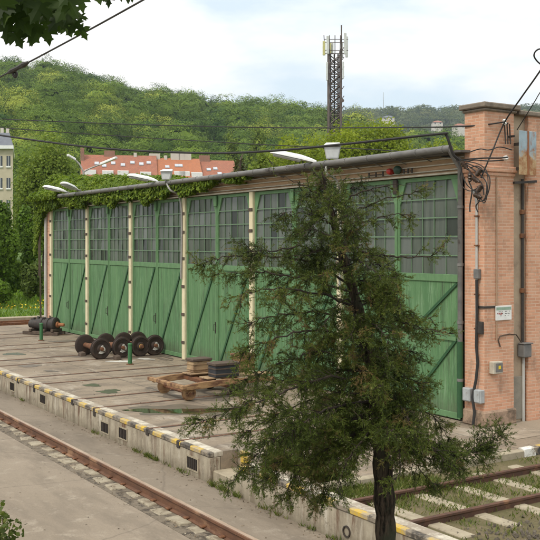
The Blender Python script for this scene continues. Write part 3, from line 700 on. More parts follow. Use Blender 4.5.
# small sign
y0, y1 = sy(495.5), sy(511.5); z0, z1 = atx(503, 320, PXR).z, atx(503, 305.5, PXR).z
t = thing('wall_sign', 'small white notice plate with faded lines on the brick pier', 'sign', (PXR+.03, (y0+y1)/2, (z0+z1)/2))
g = MB(); g.box(PXR+.024, y0, z0, PXR+.036, y1, z1); part(t, g, 'plate', m_white, bevel=.004)
hh = z1-z0; ww = y1-y0
g = MB(); g.box(PXR+.0362, y0+.02, z1-.30*hh, PXR+.0385, y1-.02, z1-.10*hh); part(t, g, 'green_band', M('sign_green', (.22, .33, .24), (.3, .4, .32), 20, .6, 0))
for nm, mt, (a, b, c_, d_) in (('dark_marks', m_darkbox, (.30, .62, .08, .48)), ('dark_marks', m_darkbox, (.30, .62, .56, .92)), ('red_marks', m_red, (.40, .50, .10, .42))):
    g = MB()
    for i in range(3):
        for j in range(4):
            if random.random() < .8:
                ya = y0+ww*(c_+(d_-c_)*(j+.1)/4); yb = y0+ww*(c_+(d_-c_)*(j+.1+random.uniform(.4, .8))/4)
                zz = z0+hh*(1-a-(b-a)*i/2.2)-hh*.12; g.box(PXR+.0364, ya, zz, PXR+.0375, yb, zz+.014)
    part(t, g, nm, mt)
# meter box with yellow square
y0, y1 = sy(492.5, PXR+.1), sy(502, PXR+.1); zc = atx(497, 366.5, PXR).z
t = thing('meter_box', 'small pale box with yellow square face on the pier corner', 'box', (PXR+.06, (y0+y1)/2, zc))
g = MB(); g.box(PXR+.002, y0, zc-.13, PXR+.13, y1, zc+.12); part(t, g, 'housing', m_trim, bevel=.012)
g = MB(); g.box(PXR+.131, y0+.06, zc-.09, PXR+.136, y1-.012, zc+.085); part(t, g, 'face', m_darkbox)
g = MB(); g.box(PXR+.137, (y0+y1)/2-.00, zc-.035, PXR+.139, (y0+y1)/2+.065, zc+.035); part(t, g, 'yellow_square', M('meter_yellow', (.75, .55, .03), (.7, .5, .03), 8, .5, 0))
# grey box on the recess with pipe
t = thing('switch_box', 'dark grey switch box halfway up the plaster recess', 'box', (PXR, sy(524), 1.6))
yb = sy(524.5, PXR); zb = atx(524, 350, PXR).z
g = MB(); g.box(PXR-.098, yb-.12, zb-.15, PXR+.10, yb+.12, zb+.13); part(t, g, 'housing', m_darkbox, bevel=.02)
g = MB(); g.box(PXR-.05, yb-.14, zb+.131, PXR+.12, yb+.14, zb+.155); part(t, g, 'rain_hood', m_darkbox, bevel=.006)
t = thing('drop_pipe', 'dark pipe below the rusty plate continuing as a pale pipe to the ground', 'pipe', (PXR-.06, yb, 3))
g = MB(); g.tube([(PXR-.055, yb, zb+.16), (PXR-.055, yb, 5.1)], .03, 8); part(t, g, 'upper_pipe', m_dark, smooth=True)
g = MB(); g.tube([(PXR-.055, yb+.03, .0), (PXR-.055, yb+.03, zb-.15)], .03, 8); part(t, g, 'lower_pipe', m_conduit, smooth=True)
g = MB()
for z in (2.75, 3.9, 4.4): g.box(PXR-.096, yb-.05, z-.05, PXR-.02, yb+.05, z+.05)
part(t, g, 'pipe_clamp', m_rusty, bevel=.01)
g = MB(); ww_ = [(PXR+.012, sy(497)+.0, 1.95)]; 
t = thing('loop_cable', 'thin dark cable looped across the pier side to the switch box', 'cable', (PXR, yb, 2))
za = atx(500, 336, PXR).z
g.tube([(PXR+.012, sy(501), za-.22), (PXR+.012, sy(499), za-.08), (PXR+.012, sy(501), za), (PXR+.012, sy(510), za+.03), (PXR+.012, sy(515), za+.01), (PXR-.02, sy(518), za), (PXR-.03, yb, zb+.1)], .013, 6); part(t, g, 'cable', m_wood_dark, smooth=True)
# two grey boxes at the pier foot, and the black cable
def fbox(u, v, w, h, face, label):
    if face == 'f':
        p = aty(u, v, FY-.06); t = thing('junction_box', label, 'box', (p.x, FY-.06, p.z), 'grey boxes at the foot of the pier'); g = MB(); g.box(p.x-w/2, FY-.19, p.z-h/2, p.x+w/2, FY-.062, p.z+h/2)
        g2 = MB(); g2.box(p.x-w/2+.02, FY-.198, p.z-h/2+.02, p.x+w/2-.02, FY-.191, p.z+h/2-.02)
    else:
        p = atx(u, v, PXR); t = thing('junction_box', label, 'box', (PXR, p.y, p.z), 'grey boxes at the foot of the pier'); g = MB(); g.box(PXR+.002, p.y-w/2, p.z-h/2, PXR+.13, p.y+w/2, p.z+h/2)
        g2 = MB(); g2.box(PXR+.131, p.y-w/2+.02, p.z-h/2+.02, PXR+.138, p.y+w/2-.02, p.z+h/2-.02)
    part(t, g, 'housing', m_greybox, bevel=.012); part(t, g2, 'lid', m_greybox, bevel=.004)
fbox(470.5, 394, .22, .27, 'f', 'pale grey junction box beside the downpipe at the pier foot')
fbox(481, 396, .22, .27, 'f', 'pale grey junction box on the right of the black hanging cable')
t = thing('hanging_cable', 'black cable winding down the pier front to the ground', 'cable', (xc, FY-.12, 1))
g = MB(); g.tube([(xc+.02, FY-.12, 3.0), (xc+.03, FY-.12, 2.3), (xc+.02, FY-.13, 1.65), (xc+.06, FY-.13, 1.3), (xc+.02, FY-.14, .95), (xc-.02, FY-.2, .6), (xc+.04, FY-.2, .3), (xc+.02, FY-.22, .05)], .03, 8); part(t, g, 'cable', m_black, smooth=True)
g = MB(); g.box(xc+.03, FY-.13, 1.9, xc+.17, FY-.062, 2.15); part(t, g, 'splice_box', m_dark, bevel=.01)
# rusty plate
y0, y1 = sy(519.5, PXR+.2), sy(536.5, PXR+.2); z0, z1 = atx(527, 175, PXR+.2).z, atx(527, 131, PXR+.2).z
t = thing('rusty_plate', 'rust streaked pale blue metal plate fixed high on the pier side', 'plate', (PXR+.2, (y0+y1)/2, (z0+z1)/2))
g = MB(); g.box(PXR+.18, y0, z0, PXR+.20, y1, z1); part(t, g, 'plate', m_rp, bevel=.004)
g = MB(); g.box(PXR+.201, (y0+y1)/2-.018, z0, PXR+.212, (y0+y1)/2+.018, z1); part(t, g, 'stiffener', m_rp)
g = MB(); g.box(PXR-.1, (y0+y1)/2-.2, z0+.1, PXR+.179, (y0+y1)/2-.16, z0+.16); g.box(PXR-.1, (y0+y1)/2-.2, z1-.3, PXR+.179, (y0+y1)/2-.16, z1-.24); part(t, g, 'bracket', m_dark)
g = MB(); g.bar((PXR+.03, sy(514), 5.0), (PXR+.03, sy(536), 5.05), .05, .05); part(t, g, 'lower_bracket', m_dark)
# insulators and cable tangle at the pier head
t = thing('cable_tangle', 'black cable bundle and insulators hanging beside the pier head', 'cables', (-14.0, FY-.2, 5))
g = MB(); q = lambda u, v, y=FY-.28: aty(u, v, y)
def curve(pts, n=8):
    pts = [Vector(p) for p in pts]; out = []
    for i in range(len(pts)-1):
        p0, p1, p2, p3 = pts[max(i-1, 0)], pts[i], pts[i+1], pts[min(i+2, len(pts)-1)]
        for k in range(n):
            s = k/n; out.append(.5*((2*p1)+(p2-p0)*s+(2*p0-5*p1+4*p2-p3)*s*s+(3*p1-p0-3*p2+p3)*s**3))
    return out+[pts[-1]]
g.tube(curve([q(450, 152), q(457, 158), q(466, 161), q(478, 164), q(486, 170), q(488, 180), q(487, 196), q(484, 203), q(480, 196), q(477, 186)]), .010, 7)
g.tube(curve([q(455, 157), q(461, 168), q(460, 178), q(463, 187), q(470, 191), q(478, 188)]), .010, 7)
g.tube(curve([q(456, 156), q(466, 166), q(474, 176), q(482, 184), q(484, 195)]), .013, 7)
g.tube(curve([q(464, 165), q(470, 172), q(469, 181), q(472, 190), q(470, 205), q(470, 212)]), .015, 7)
g.tube(curve([q(475, 190), q(480, 199), q(476, 206), q(478, 212)]), .014, 7)
g.tube(curve([q(470, 168), q(476, 166), q(481, 168), q(483, 174)]), .012, 6)
g.tube(curve([q(458, 160), q(470, 159), q(485, 158), q(499, 158), q(508, 157, FY-.2)]), .015, 7)
g.tube(curve([q(470, 152), q(480, 149), q(489, 150), atx(500, 147, PXR+.15), atx(512, 150, PXR+.15)]), .012, 6)
g.tube(curve([q(462, 162), q(474, 170), q(486, 182), q(485, 198), q(479, 201), q(475, 193)]), .012, 6)
g.tube(curve([q(459, 159), q(463, 176), q(468, 186), q(478, 192), q(482, 186)]), .011, 6)
g.tube(curve([q(466, 163), q(478, 168), q(489, 176), q(489, 190), q(484, 201)]), .012, 6)
g.tube(curve([q(457, 157), q(466, 161), q(475, 160), q(490, 161), q(504, 160, FY-.15)]), .014, 6)
part(t, g, 'cable', m_black, smooth=True)
g = MB()
for (u, v, a) in ((479, 172, (1, -.3, .6)), (476, 180, (1, 0, -.5)), (480, 188, (.8, -.4, .5)), (478, 196, (1, 0, -.3)), (470, 176, (.2, -.2, 1)), (465, 166, (1, 0, -1))):
    a = Vector(a).normalized(); g._lathe(q(u, v, FY-.30), a, [(.02, -.12), (.05, -.09), (.03, -.06), (.055, -.03), (.03, 0), (.055, .03), (.03, .06), (.02, .11)], 10)
part(t, g, 'insulator', M('brown_porcelain', (.05, .03, .022), (.07, .045, .03), 8, .35, .05), smooth=True)
g = MB(); g._lathe(atx(506, 158, PXR+.12), Vector((1, -.6, 0)), [(.03, -.1), (.055, -.06), (.035, -.03), (.055, 0), (.03, .05)], 10); g._lathe(atx(504.5, 122, PXR+.12), UP, [(.03, -.06), (.05, -.03), (.03, 0), (.05, .03), (.02, .06)], 10)
part(t, g, 'white_insulator', m_white, smooth=True)
g = MB()
for du in (-1.5, 1, 3.5): g.tube(curve([atx(506+du, 124, PXR+.12), atx(506.5+du, 134, PXR+.08), atx(507+du, 144, PXR+.1)]), .014, 6)
g.bar((PXR, sy(510), 5.95), (PXR+.15, sy(510), 5.95), .04, .04); g.bar((PXR, sy(504), 6.2), (PXR+.14, sy(504), 6.2), .03, .03)
part(t, g, 'wall_hook', m_dark)
# alarm lamp with bell
p = aty(390, 172, FY-.05)
t = thing('alarm_bell', 'red warning lamp and dark green bell on the fascia', 'alarm', (p.x, FY-.05, p.z))
p1 = aty(389.5, 171.5, FY-.1)
g = MB(); g._lathe(p1, Vector((.3, -1, 0)), [(.075, -.1), (.075, .0), (.06, .05), (.03, .07)], 16); part(t, g, 'red_lamp', m_red, smooth=True)
p1 = aty(397.5, 170, FY-.1); g = MB(); g._lathe(p1, Vector((.3, -1, 0)), [(.04, -.1), (.095, -.03), (.10, .02), (.075, .05), (.02, .065)], 16); part(t, g, 'bell', m_greenbell, smooth=True)
for (ua, ub, v, lab) in ((369, 383, 175.5, 'small dark pipe bracket left of the red alarm lamp'), (404, 412, 171.5, 'small dark pipe bracket right of the green bell')):
    a, b = aty(ua, v, FY-.08), aty(ub, v, FY-.08)
    t = thing('pipe_bracket', lab, 'bracket', (a.x, FY-.08, a.z), 'small brackets on the fascia'); g = MB(); g.tube([a, (b.x, b.y, a.z)], .012, 6)
    for k in range(3): g.tube([(a.x+(b.x-a.x)*k/2, FY-.08, a.z+.06), (a.x+(b.x-a.x)*k/2, FY-.08, a.z-.05)], .02, 6)
    part(t, g, 'bracket_bars', m_dark)

# ================================================================== LAMPS
def luminaire(name, label, tail, direction, length, w, h, group, mount, housing=m_white, gl=m_lampglass):
    """long street lamp head: tail = where the arm joins, mount = list of arm points (from wall to tail)"""
    tail = Vector(tail); a = Vector(direction).normalized(); x = a.cross(UP).normalized(); y = x.cross(a).normalized()
    t = thing(name, label, 'lamp', mount[0], group)
    L = length; sec = [(0, .35, .5), (.12, .55, .75), (.35, .95, 1), (.8, 1, .95), (.95, .85, .7), (1, .6, .4)]
    g = MB(); b = len(g.v); n = 8
    for s, kw, kh in sec:
        c = tail+a*(L*s)
        for k in range(n):
            ang = math.pi*k/(n-1); g.v.append(tuple(c+x*(math.cos(ang)*w/2*kw)+y*(math.sin(ang)*h*.75*kh)))
    for i in range(len(sec)-1):
        for k in range(n-1): g.f.append([i*n+k, i*n+k+1, (i+1)*n+k+1, (i+1)*n+k]); g.m.append(0)
        g.f.append([i*n, (i+1)*n, (i+1)*n+n-1, i*n+n-1]); g.m.append(0)
    g.f.append(list(range(n))); g.m.append(0); g.f.append([(len(sec)-1)*n+k for k in range(n)][::-1]); g.m.append(0)
    hd = part(t, g, 'lamp_head', housing, smooth=True)
    g = MB(); c0, c1 = tail+a*(L*.33)-y*.004, tail+a*(L*.93)-y*.004
    g.hexa([c0-x*w*.34-y*h*.32, c0+x*w*.34-y*h*.32, c1+x*w*.30-y*h*.30, c1-x*w*.30-y*h*.30][::-1], [c0-x*w*.44, c0+x*w*.44, c1+x*w*.40, c1-x*w*.40][::-1])
    sub(t, hd, g, 'lamp_glass', gl, bevel=.02)
    g = MB(); g.tube(curve(list(mount)+[tail+a*.06]), .03, 8); part(t, g, 'arm', m_tin, smooth=True)
    return t
GL = 'lamps along the depot roof edge'
DIR = Vector((0, -1, .17))
def lampA(u0, v0, u1, v1, label, y=FY-.35):
    p = aty(u1, v1, y); q_ = aty(u0, v0, y-1.0); dv = q_-p
    luminaire('roof_lamp', label, p, dv, dv.length, .34, .17, GL, [(p.x+.02, FY+.35, 5.67), (p.x+.02, FY+.12, p.z-.02)])
lampA(43.5, 187, 66, 192.5, 'long white lamp head at the ivy covered far end of the roof')
lampA(62.5, 183.5, 77.5, 190.5, 'short white lamp head just right of the far end lamp')
lampA(128, 175.8, 157, 182, 'long white lamp head below the red roofs beside a bent pipe')
lampA(270, 153, 316, 163, 'long white lamp head nearest the dark conifer on the roof edge')
def lampB(u, v, label, d, postx, w=.36):
    c = ptd(u, v, d); t = thing('bracket_lamp', label, 'lamp', (postx, FY-.12, 2.6), GL)
    fw = (-FWD*.9-RIGHT*.1).normalized(); x = fw.cross(UP).normalized(); h = w*.98
    def V(a, b, z): return c+x*a+fw*b+UP*z
    g = MB(); g.hexa([V(-w*.36, .10, -h*.5), V(w*.36, .10, -h*.5), V(w*.34, -.16, -h*.32), V(-w*.34, -.16, -h*.32)], [V(-w*.5, .10, h*.26), V(w*.5, .10, h*.26), V(w*.46, -.20, h*.42), V(-w*.46, -.20, h*.42)])
    hd = part(t, g, 'lamp_housing', m_lampgrey, bevel=.015, seg=2)
    g = MB(); g.hexa([V(-w*.55, .16, h*.25), V(w*.55, .16, h*.25), V(w*.48, -.22, h*.43), V(-w*.48, -.22, h*.43)], [V(-w*.53, .155, h*.30), V(w*.53, .155, h*.30), V(w*.40, -.20, h*.56), V(-w*.40, -.20, h*.56)])
    sub(t, hd, g, 'lamp_hood', m_white, bevel=.012, seg=2)
    g = MB(); g.hexa([V(-w*.31, .102, -h*.42), V(w*.31, .102, -h*.42), V(w*.31, .104, -h*.42), V(-w*.31, .104, -h*.42)], [V(-w*.43, .102, h*.20), V(w*.43, .102, h*.20), V(w*.43, .104, h*.20), V(-w*.43, .104, h*.20)])
    sub(t, hd, g, 'lamp_glass', m_lampglass)
    e = V(.05, -.17, -h*.3)
    g = MB(); g.tube(curve([(postx, FY-.12, 2.6), (postx, FY-.12, 5.0), (postx-.02, FY-.50, 5.45), (e.x+.10, (e.y+FY-.5)/2, (e.z+5.55)/2), e]), .03, 8); part(t, g, 'arm', m_tin, smooth=True)
    return t
lampB(166.5, 174.5, 'box shaped lamp on a bent pipe in front of the red roofs', 30.0, aty(181, 200, FY-.12).x)
lampB(332.5, 151, 'box shaped lamp on the roof edge above the conifer', 22.9, PX[5]+.12, .42)
# double street lamp behind the shed
d = 52; top = ptd(83.5, 172, d)
t = thing('street_lamp', 'double armed street lamp rising behind the ivy covered roof', 'lamp', (top.x, top.y, -.75))
g = MB(); g.tube([(top.x, top.y, -.75), top], [.09, .06], 8); part(t, g, 'pole', m_tin, smooth=True)
for (pts, a, L) in (([(83.5, 172), (80, 165), (76, 160.5)], (75.5, 160), (67.5, 155.5)), ([(83.5, 172), (90, 168.5), (100, 164.5)], (100, 164.6), (116.5, 158))):
    g = MB(); g.tube(curve([ptd(u, v, d) for u, v in pts]), .045, 6); am = part(t, g, 'arm', m_tin, smooth=True)
    p0, p1 = ptd(*a, d), ptd(*L, d-.3); dv = (p1-p0); x = dv.normalized().cross(UP).normalized(); g = MB()
    g.hexa([p0-x*.10-UP*.05, p0+x*.10-UP*.05, p1+x*.13-UP*.04, p1-x*.13-UP*.04], [p0-x*.08+UP*.10, p0+x*.08+UP*.10, p1+x*.11+UP*.09, p1-x*.11+UP*.09]); part(t, g, 'lamp_head', m_white, bevel=.03, seg=2)

# ================================================================== YARD OBJECTS
RAD = .325
def wheel(mb_w, c, sgn):
    mb_w._lathe(c, Vector((sgn, 0, 0)), [(RAD-.03, -.065), (RAD+.0, -.06), (RAD+.028, -.035), (RAD+.028, -.022), (RAD, -.01), (RAD-.004, .055), (RAD-.05, .06), (RAD-.062, .03), (.15, .012), (.13, .045), (.10, .06), (.0, .062)], 32)
lab = ['front wheelset nearest the road with bare rusty axle', 'second wheelset with white smeared hub behind the green post', 'third wheelset with ochre hub standing on the rails', 'wheelset nearest the green door with white smeared hub']
hubs = [m_wheelface, m_wheelface, m_brass, m_wheelface]
C3 = CEN[2]
for i, yy in enumerate((11.68, 12.42, 13.08, 13.60)):
    t = thing('wheelset', lab[i], 'wheelset', (C3, yy, 0), 'wheelsets parked in front of the third door')
    g = MB(); g._lathe((C3, yy, RAD+.012), Vector((1, 0, 0)), [(.05, -.86), (.065, -.80), (.065, -.66), (.085, -.62), (.085, -.25), (.10, -.2), (.10, .2), (.085, .25), (.085, .62), (.065, .66), (.065, .80), (.05, .86)], 16); part(t, g, 'axle', m_rusty, smooth=True)
    for s in (-1, 1):
        g = MB(); wheel(g, Vector((C3+s*.70, yy, RAD+.012)), s); w_ = part(t, g, 'wheel', m_wheel, smooth=True)
        g = MB(); hub_r = .16 if hubs[i] is m_wheelface else .07
        if hub_r > .1:
            c_ = Vector((C3+s*.765, yy+.02, RAD-.02)); q_ = [(-.13, -.10), (-.04, -.13), (.12, -.09), (.10, .05), (.02, .15), (-.05, .12), (-.03, .02)]
            g.extr([c_+Vector((0, a, b)) for a, b in q_], (s*.012, 0, 0))
        else: g._lathe((C3+s*.76, yy, RAD+.012), Vector((s, 0, 0)), [(.08, 0), (.07, .03), (.03, .04)], 14)
        sub(t, w_, g, 'hub_cover', hubs[i])
for i, (u, v) in enumerate(((82, 356), (117, 359.5))):
    p = atz(u, v); t = thing('wheel_chock', ['dark wooden chock under the left rear wheel', 'dark wooden chock beside the green post'][i], 'chock', p, 'wooden chocks by the wheelsets')
    g = MB(); g.hexa([p+Vector((-.14, -.1, .004)), p+Vector((.14, -.1, .004)), p+Vector((.14, .1, .004)), p+Vector((-.14, .1, .004))], [p+Vector((-.12, -.08, .13)), p+Vector((.12, -.08, .11)), p+Vector((.12, .08, .13)), p+Vector((-.12, .08, .15))]); part(t, g, 'wedge', m_wood_dark, bevel=.015)
# green posts
for (u, v, h_, lb) in ((130, 364.5, .60, 'short green post in front of the row of wheelsets'), (41.2, 340.5, .62, 'short green post beside the dark machine at far left')):
    p = atz(u, v); t = thing('green_post', lb, 'post', p, 'short green posts in the yard')
    g = MB(); g.tube([p, p+UP*h_], .065, 12); part(t, g, 'shaft', m_bollard, smooth=True)
    g = MB(); g._lathe(p+UP*h_, UP, [(.075, 0), (.075, .03), (.05, .055), (.01, .065)], 12); part(t, g, 'cap', m_bollard, smooth=True)
    g = MB(); g._lathe(p, UP, [(.12, .002), (.12, .02), (.07, .03)], 12); part(t, g, 'base_plate', m_rusty)
# the dark electric motor on skids
p = atz(46, 334.5); ax = (RIGHT*.93-FWD*.36).normalized()
t = thing('traction_motor', 'dark greasy motor with rusty shaft lying on timbers at the far door', 'motor', p)
c_ = p+UP*.42
g = MB(); g._lathe(c_, ax, [(.05, -.78), (.16, -.76), (.17, -.62), (.20, -.6), (.20, -.42), (.22, -.40), (.22, -.25), (.26, -.23), (.26, -.10), (.23, -.08), (.23, .05), (.27, .07), (.27, .2), (.24, .22), (.24, .34), (.29, .36), (.30, .48), (.27, .52), (.2, .54)], 22); part(t, g, 'casing', m_dark, smooth=True)
g = MB(); g._lathe(c_, ax, [(.13, .541), (.12, .60), (.07, .62), (.065, .86), (.04, .88)], 16); part(t, g, 'shaft', M('orange_rust', (.36, .15, .06), (.26, .10, .04), 9, .8, .2), smooth=True)
for k in range(9):
    a_ = c_+ax*(-.7+k*.13); n_ = Vector((random.uniform(-.1, .1), random.uniform(-.1, .1), random.uniform(.2, .3)))
    g = MB(); g.bar(a_+n_*.55, a_+n_, .10, .10); part(t, g, 'terminal_block', m_dark, bevel=.01)
g = MB()
for s in (-.22, .22):
    o_ = ax.cross(UP)*s; g.bar(c_-ax*.95-UP*.34+o_, c_+ax*.75-UP*.34+o_, .14, .13)
part(t, g, 'skid', m_wood_dark, bevel=.01)
g = MB()
for s in (-.55, .1, .5): g.bar(c_+ax*s-UP*.22-ax.cross(UP)*.34, c_+ax*s-UP*.22+ax.cross(UP)*.34, .12, .10)
part(t, g, 'cross_timber', m_wood_dark, bevel=.01)
# trolley
TX0, TX1, TY0, TY1 = -21.2, -19.42, 10.12, 12.7
t = thing('rail_trolley', 'low rusty wooden trolley on four small wheels in the yard', 'trolley', ((TX0+TX1)/2, 11.3, 0))
for x in (TX0+.12, TX1-.12):
    g = MB(); pts = [(x, TY0, .27), (x, TY0, .37), (x, TY0+.5, .43), (x, TY0+1.2, .45), (x, TY1, .42), (x, TY1, .31), (x, TY0+1.2, .31), (x, TY0+.5, .27)]
    g.extr([Vector(q_)-Vector((.05, 0, 0)) for q_ in pts], (.10, 0, 0)); part(t, g, 'side_beam', m_wood_ochre, bevel=.012)
g = MB(); g.box(TX0-.08, TY0-.06, .31, TX1+.05, TY0+.06, .40); part(t, g, 'front_bar', m_wood_ochre, bevel=.012)
g = MB(); g.box(TX0, TY1-.14, .31, TX1, TY1, .40); part(t, g, 'rear_bar', m_wood_ochre, bevel=.012)
g = MB()
for y in (10.95, 11.75): g.box(TX0+.17, y, .30, TX1-.17, y+.16, .40)
part(t, g, 'cross_beam', m_rusty, bevel=.012)
g = MB()
for x_ in (-21.0, -20.76, -20.1, -19.87): g.box(x_, 10.9, .452, x_+.2, 12.8, .48)
part(t, g, 'deck_plank', m_wood_pale, bevel=.006)
for y in (10.38, 11.68):
    g = MB(); g.tube([(TX0+.15, y, .17), (TX1-.15, y, .17)], .035, 8); part(t, g, 'axle', m_rusty, smooth=True)
    for s, x in ((-1, -20.98), (1, -19.64)):
        g = MB(); g._lathe((x, y, .175), Vector((s, 0, 0)), [(.13, -.04), (.185, -.035), (.185, -.02), (.165, -.012), (.162, .05), (.12, .052), (.115, .02), (.05, .02), (.05, .06), (.0, .06)], 20); part(t, g, 'wheel', m_wheel if y > 11 else m_wood_ochre, smooth=True)
        g = MB(); g.bar((x-.1*s, y, .17), (x-.1*s, y, .31), .10, .12, Vector((1, 0, 0))); part(t, g, 'axle_box', m_rusty, bevel=.01)
def crate(name, label, u, v, z, wy, wx, h, mat, lidmat, ctr=None):
    p = atz(u, v, z) if ctr is None else Vector((ctr[0], ctr[1], z)); t = thing(name, label, 'box', p, 'boxes on the trolley')
    g = MB(); g.box(p.x-wx/2, p.y-wy/2, z, p.x+wx/2, p.y+wy/2, z+h); part(t, g, 'body', mat, bevel=.012)
    g = MB()
    for dz in (.06, h-.09): g.box(p.x-wx/2-.012, p.y-wy/2-.012, z+dz, p.x+wx/2+.012, p.y+wy/2+.012, z+dz+.035)
    part(t, g, 'batten', lidmat if mat is m_boxblack else mat, bevel=.005)
    g = MB(); g.box(p.x-wx/2-.03, p.y-wy/2-.03, z+h+.001, p.x+wx/2+.03, p.y+wy/2+.03, z+h+.07); part(t, g, 'lid', lidmat, bevel=.012)
crate('wooden_box', 'pale wooden box with dark lid at the far side of the trolley', 0, 0, .482, .50, .34, .28, m_wood_pale, m_wood_dark, (-20.85, 11.3))
crate('black_box', 'black box with weathered lid at the near side of the trolley', 0, 0, .482, .66, .38, .28, m_boxblack, m_wood_dark, (-19.80, 11.42))
crate('brown_box', 'brown wooden box at the rear end of the trolley beside the conifer', 0, 0, .482, .45, .40, .36, m_wood_ochre, m_wood_ochre, (-20.5, 12.4))
p = Vector((-20.4, 11.5, .482)); t = thing('canister', 'beige round canister standing between the boxes on the trolley', 'canister', p, 'boxes on the trolley')
g = MB(); g._lathe(p, UP, [(.11, 0), (.115, .02), (.115, .22), (.10, .25), (.04, .26)], 18); part(t, g, 'can', m_wood_pale, smooth=True)
g = MB(); g._lathe(p+UP*.26, UP, [(.05, 0), (.05, .03), (.02, .035)], 12); part(t, g, 'cap', m_rusty)
# puddles, stains and painted contact shade
def blob(name, mat, u, v, ru, rv, z, label_kind=True, seed=0, elong=None):
    rr = random.Random(seed); ph = [rr.uniform(0, 6.28) for _ in range(5)]; pts = []
    for k in range(72):
        t_ = 2*math.pi*k/72; m_ = 1+.22*math.sin(2*t_+ph[0])+.16*math.sin(3*t_+ph[1])+.12*math.sin(5*t_+ph[2])+.07*math.sin(9*t_+ph[3])+.05*math.sin(14*t_+ph[4])
        p = atz(u+ru*m_*math.cos(t_), v+rv*m_*math.sin(t_)*.8, 0); pts.append((p.x, p.y, z))
    mb = MB(); mb.add(pts, [list(range(72))]); return struct(mb.build(name, mat))
blob('damp_patch', M('wet_concrete', (.11, .088, .062), (.15, .12, .085), 4, .45, .1), 190, 411, 60, 6.4, .0048, seed=31)
blob('puddle', m_water, 180, 411.3, 42, 3.9, .0062, seed=3)
blob('puddle', m_water, 222, 410, 20, 2.2, .0066, seed=9)
blob('damp_patch', m_damp, 109, 391.5, 11, 2.2, .005, seed=5)
blob('damp_patch', m_damp, 92, 385.3, 10, 1.4, .005, seed=6)
blob('damp_patch', m_damp, 14, 354, 9, 1.8, .005, seed=8)
blob('oil_and_shade_patch', m_oil, 62, 341.3, 12, 1.2, .005, seed=11)
blob('oil_and_shade_patch', m_oil, 30, 366, 10, 1.6, .005, seed=12)
blob('oil_and_shade_patch', m_oil, 205, 398, 26, 4, .004, seed=14)
blob('oil_and_shade_patch', m_oil, 50, 371, 7, 1.0, .005, seed=15)
m_contact_shade = M('contact_shade_film', (.10, .08, .06), (.17, .135, .10), 5, .8, .1)  # dark film colour standing in for contact shadow on the ground
for k_, (u, v, ru, rv) in enumerate(((92, 356, 16, 2.2), (122, 358, 16, 1.8), (150, 356.5, 16, 1.5), (190, 397, 26, 3), (236, 395, 14, 2.5), (45, 333.5, 26, 1.6))): blob('oil_and_shade_patch', m_contact_shade, u, v, ru, rv, .0032+.0003*k_, seed=40+k_)  # painted contact shade under the wheelsets, trolley and motor
for k_ in range(24):  # strip of painted contact shade along the foot of the doors
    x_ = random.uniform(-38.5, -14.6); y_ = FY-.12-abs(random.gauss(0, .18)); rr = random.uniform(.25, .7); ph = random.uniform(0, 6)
    mb = MB(); mb.add([(x_+rr*(1+.3*math.sin(2*a_*.262+ph)+.2*math.sin(5*a_*.262+ph))*math.cos(a_*.262), y_+.22*rr*(1+.3*math.sin(3*a_*.262+ph))*math.sin(a_*.262), .0055+.0002*k_) for a_ in range(24)], [list(range(24))]); struct(mb.build('oil_and_shade_patch', m_contact_shade))
blob('pale_patch', M('lime_spill', (.62, .60, .54), (.5, .47, .42), 6, .9, .1), 122, 361.5, 11, 1.3, .006, seed=13)
blob('pale_patch', M('cement_spill', (.5, .47, .42), (.42, .39, .34), 6, .9, .1), 145, 359, 9, .9, .0065, seed=23)
# grit and fallen bits on the ground
lp = []
for _ in range(450): lp.append((random.uniform(-38, -7), YE-.02-abs(random.gauss(0, .12)), -.545))
for _ in range(170): lp.append((random.uniform(-38, -8), random.uniform(7.2, 8.0), -.545))
for _ in range(700): lp.append((random.uniform(-38, -9), random.gauss(6.72, .10), -.70))
for _ in range(500): lp.append((random.uniform(-38, -11.8), random.uniform(YE+.3, 13.9), .004))
for _ in range(110): lp.append((random.uniform(-30, -12), random.uniform(3.5, 6.6), -.718))
for c in CEN:
    for _ in range(70): lp.append((c+random.choice((-.68, .68))+random.gauss(0, .10), random.uniform(YE+.3, 13.8), .006))
P = np.array(lp); n_ = len(P); A = rdir(n_)*[1, 1, .18]; A = unit(A)*rng.uniform(.015, .055, n_)[:, None]; B = unit(np.cross(A, np.array([0, 0, 1.])))*rng.uniform(.006, .018, n_)[:, None]
P[:, 2] += np.maximum(0, -A[:, 2])+.003
tag(leaves('ground_litter', P, A, B, rng.uniform(0, 1, n_), leafmat('dry_litter', (.05, .038, .025), (.16, .11, .06), (.34, .30, .22), .05, .9)), 'grit and dry leaf bits scattered over the yard and road', 'litter', kind='stuff')
# ================================================================== VEGETATION HELPERS
def rdir_(n): return rdir(n)
def grass_patch(name, pts, h, mat, label, cat, width=.012, lean=.5, kind='stuff'):
    n = len(pts); P = np.array(pts); A = rdir(n)*lean; A[:, 2] = 1; A = unit(A)*(h*rng.uniform(.5, 1.2, n))[:, None]
    B = unit(np.cross(A, rdir(n)))*width
    o = leaves(name, P, A, B, rng.uniform(0, 1, n), mat, mid=.3); return tag(o, label, cat, kind=kind)
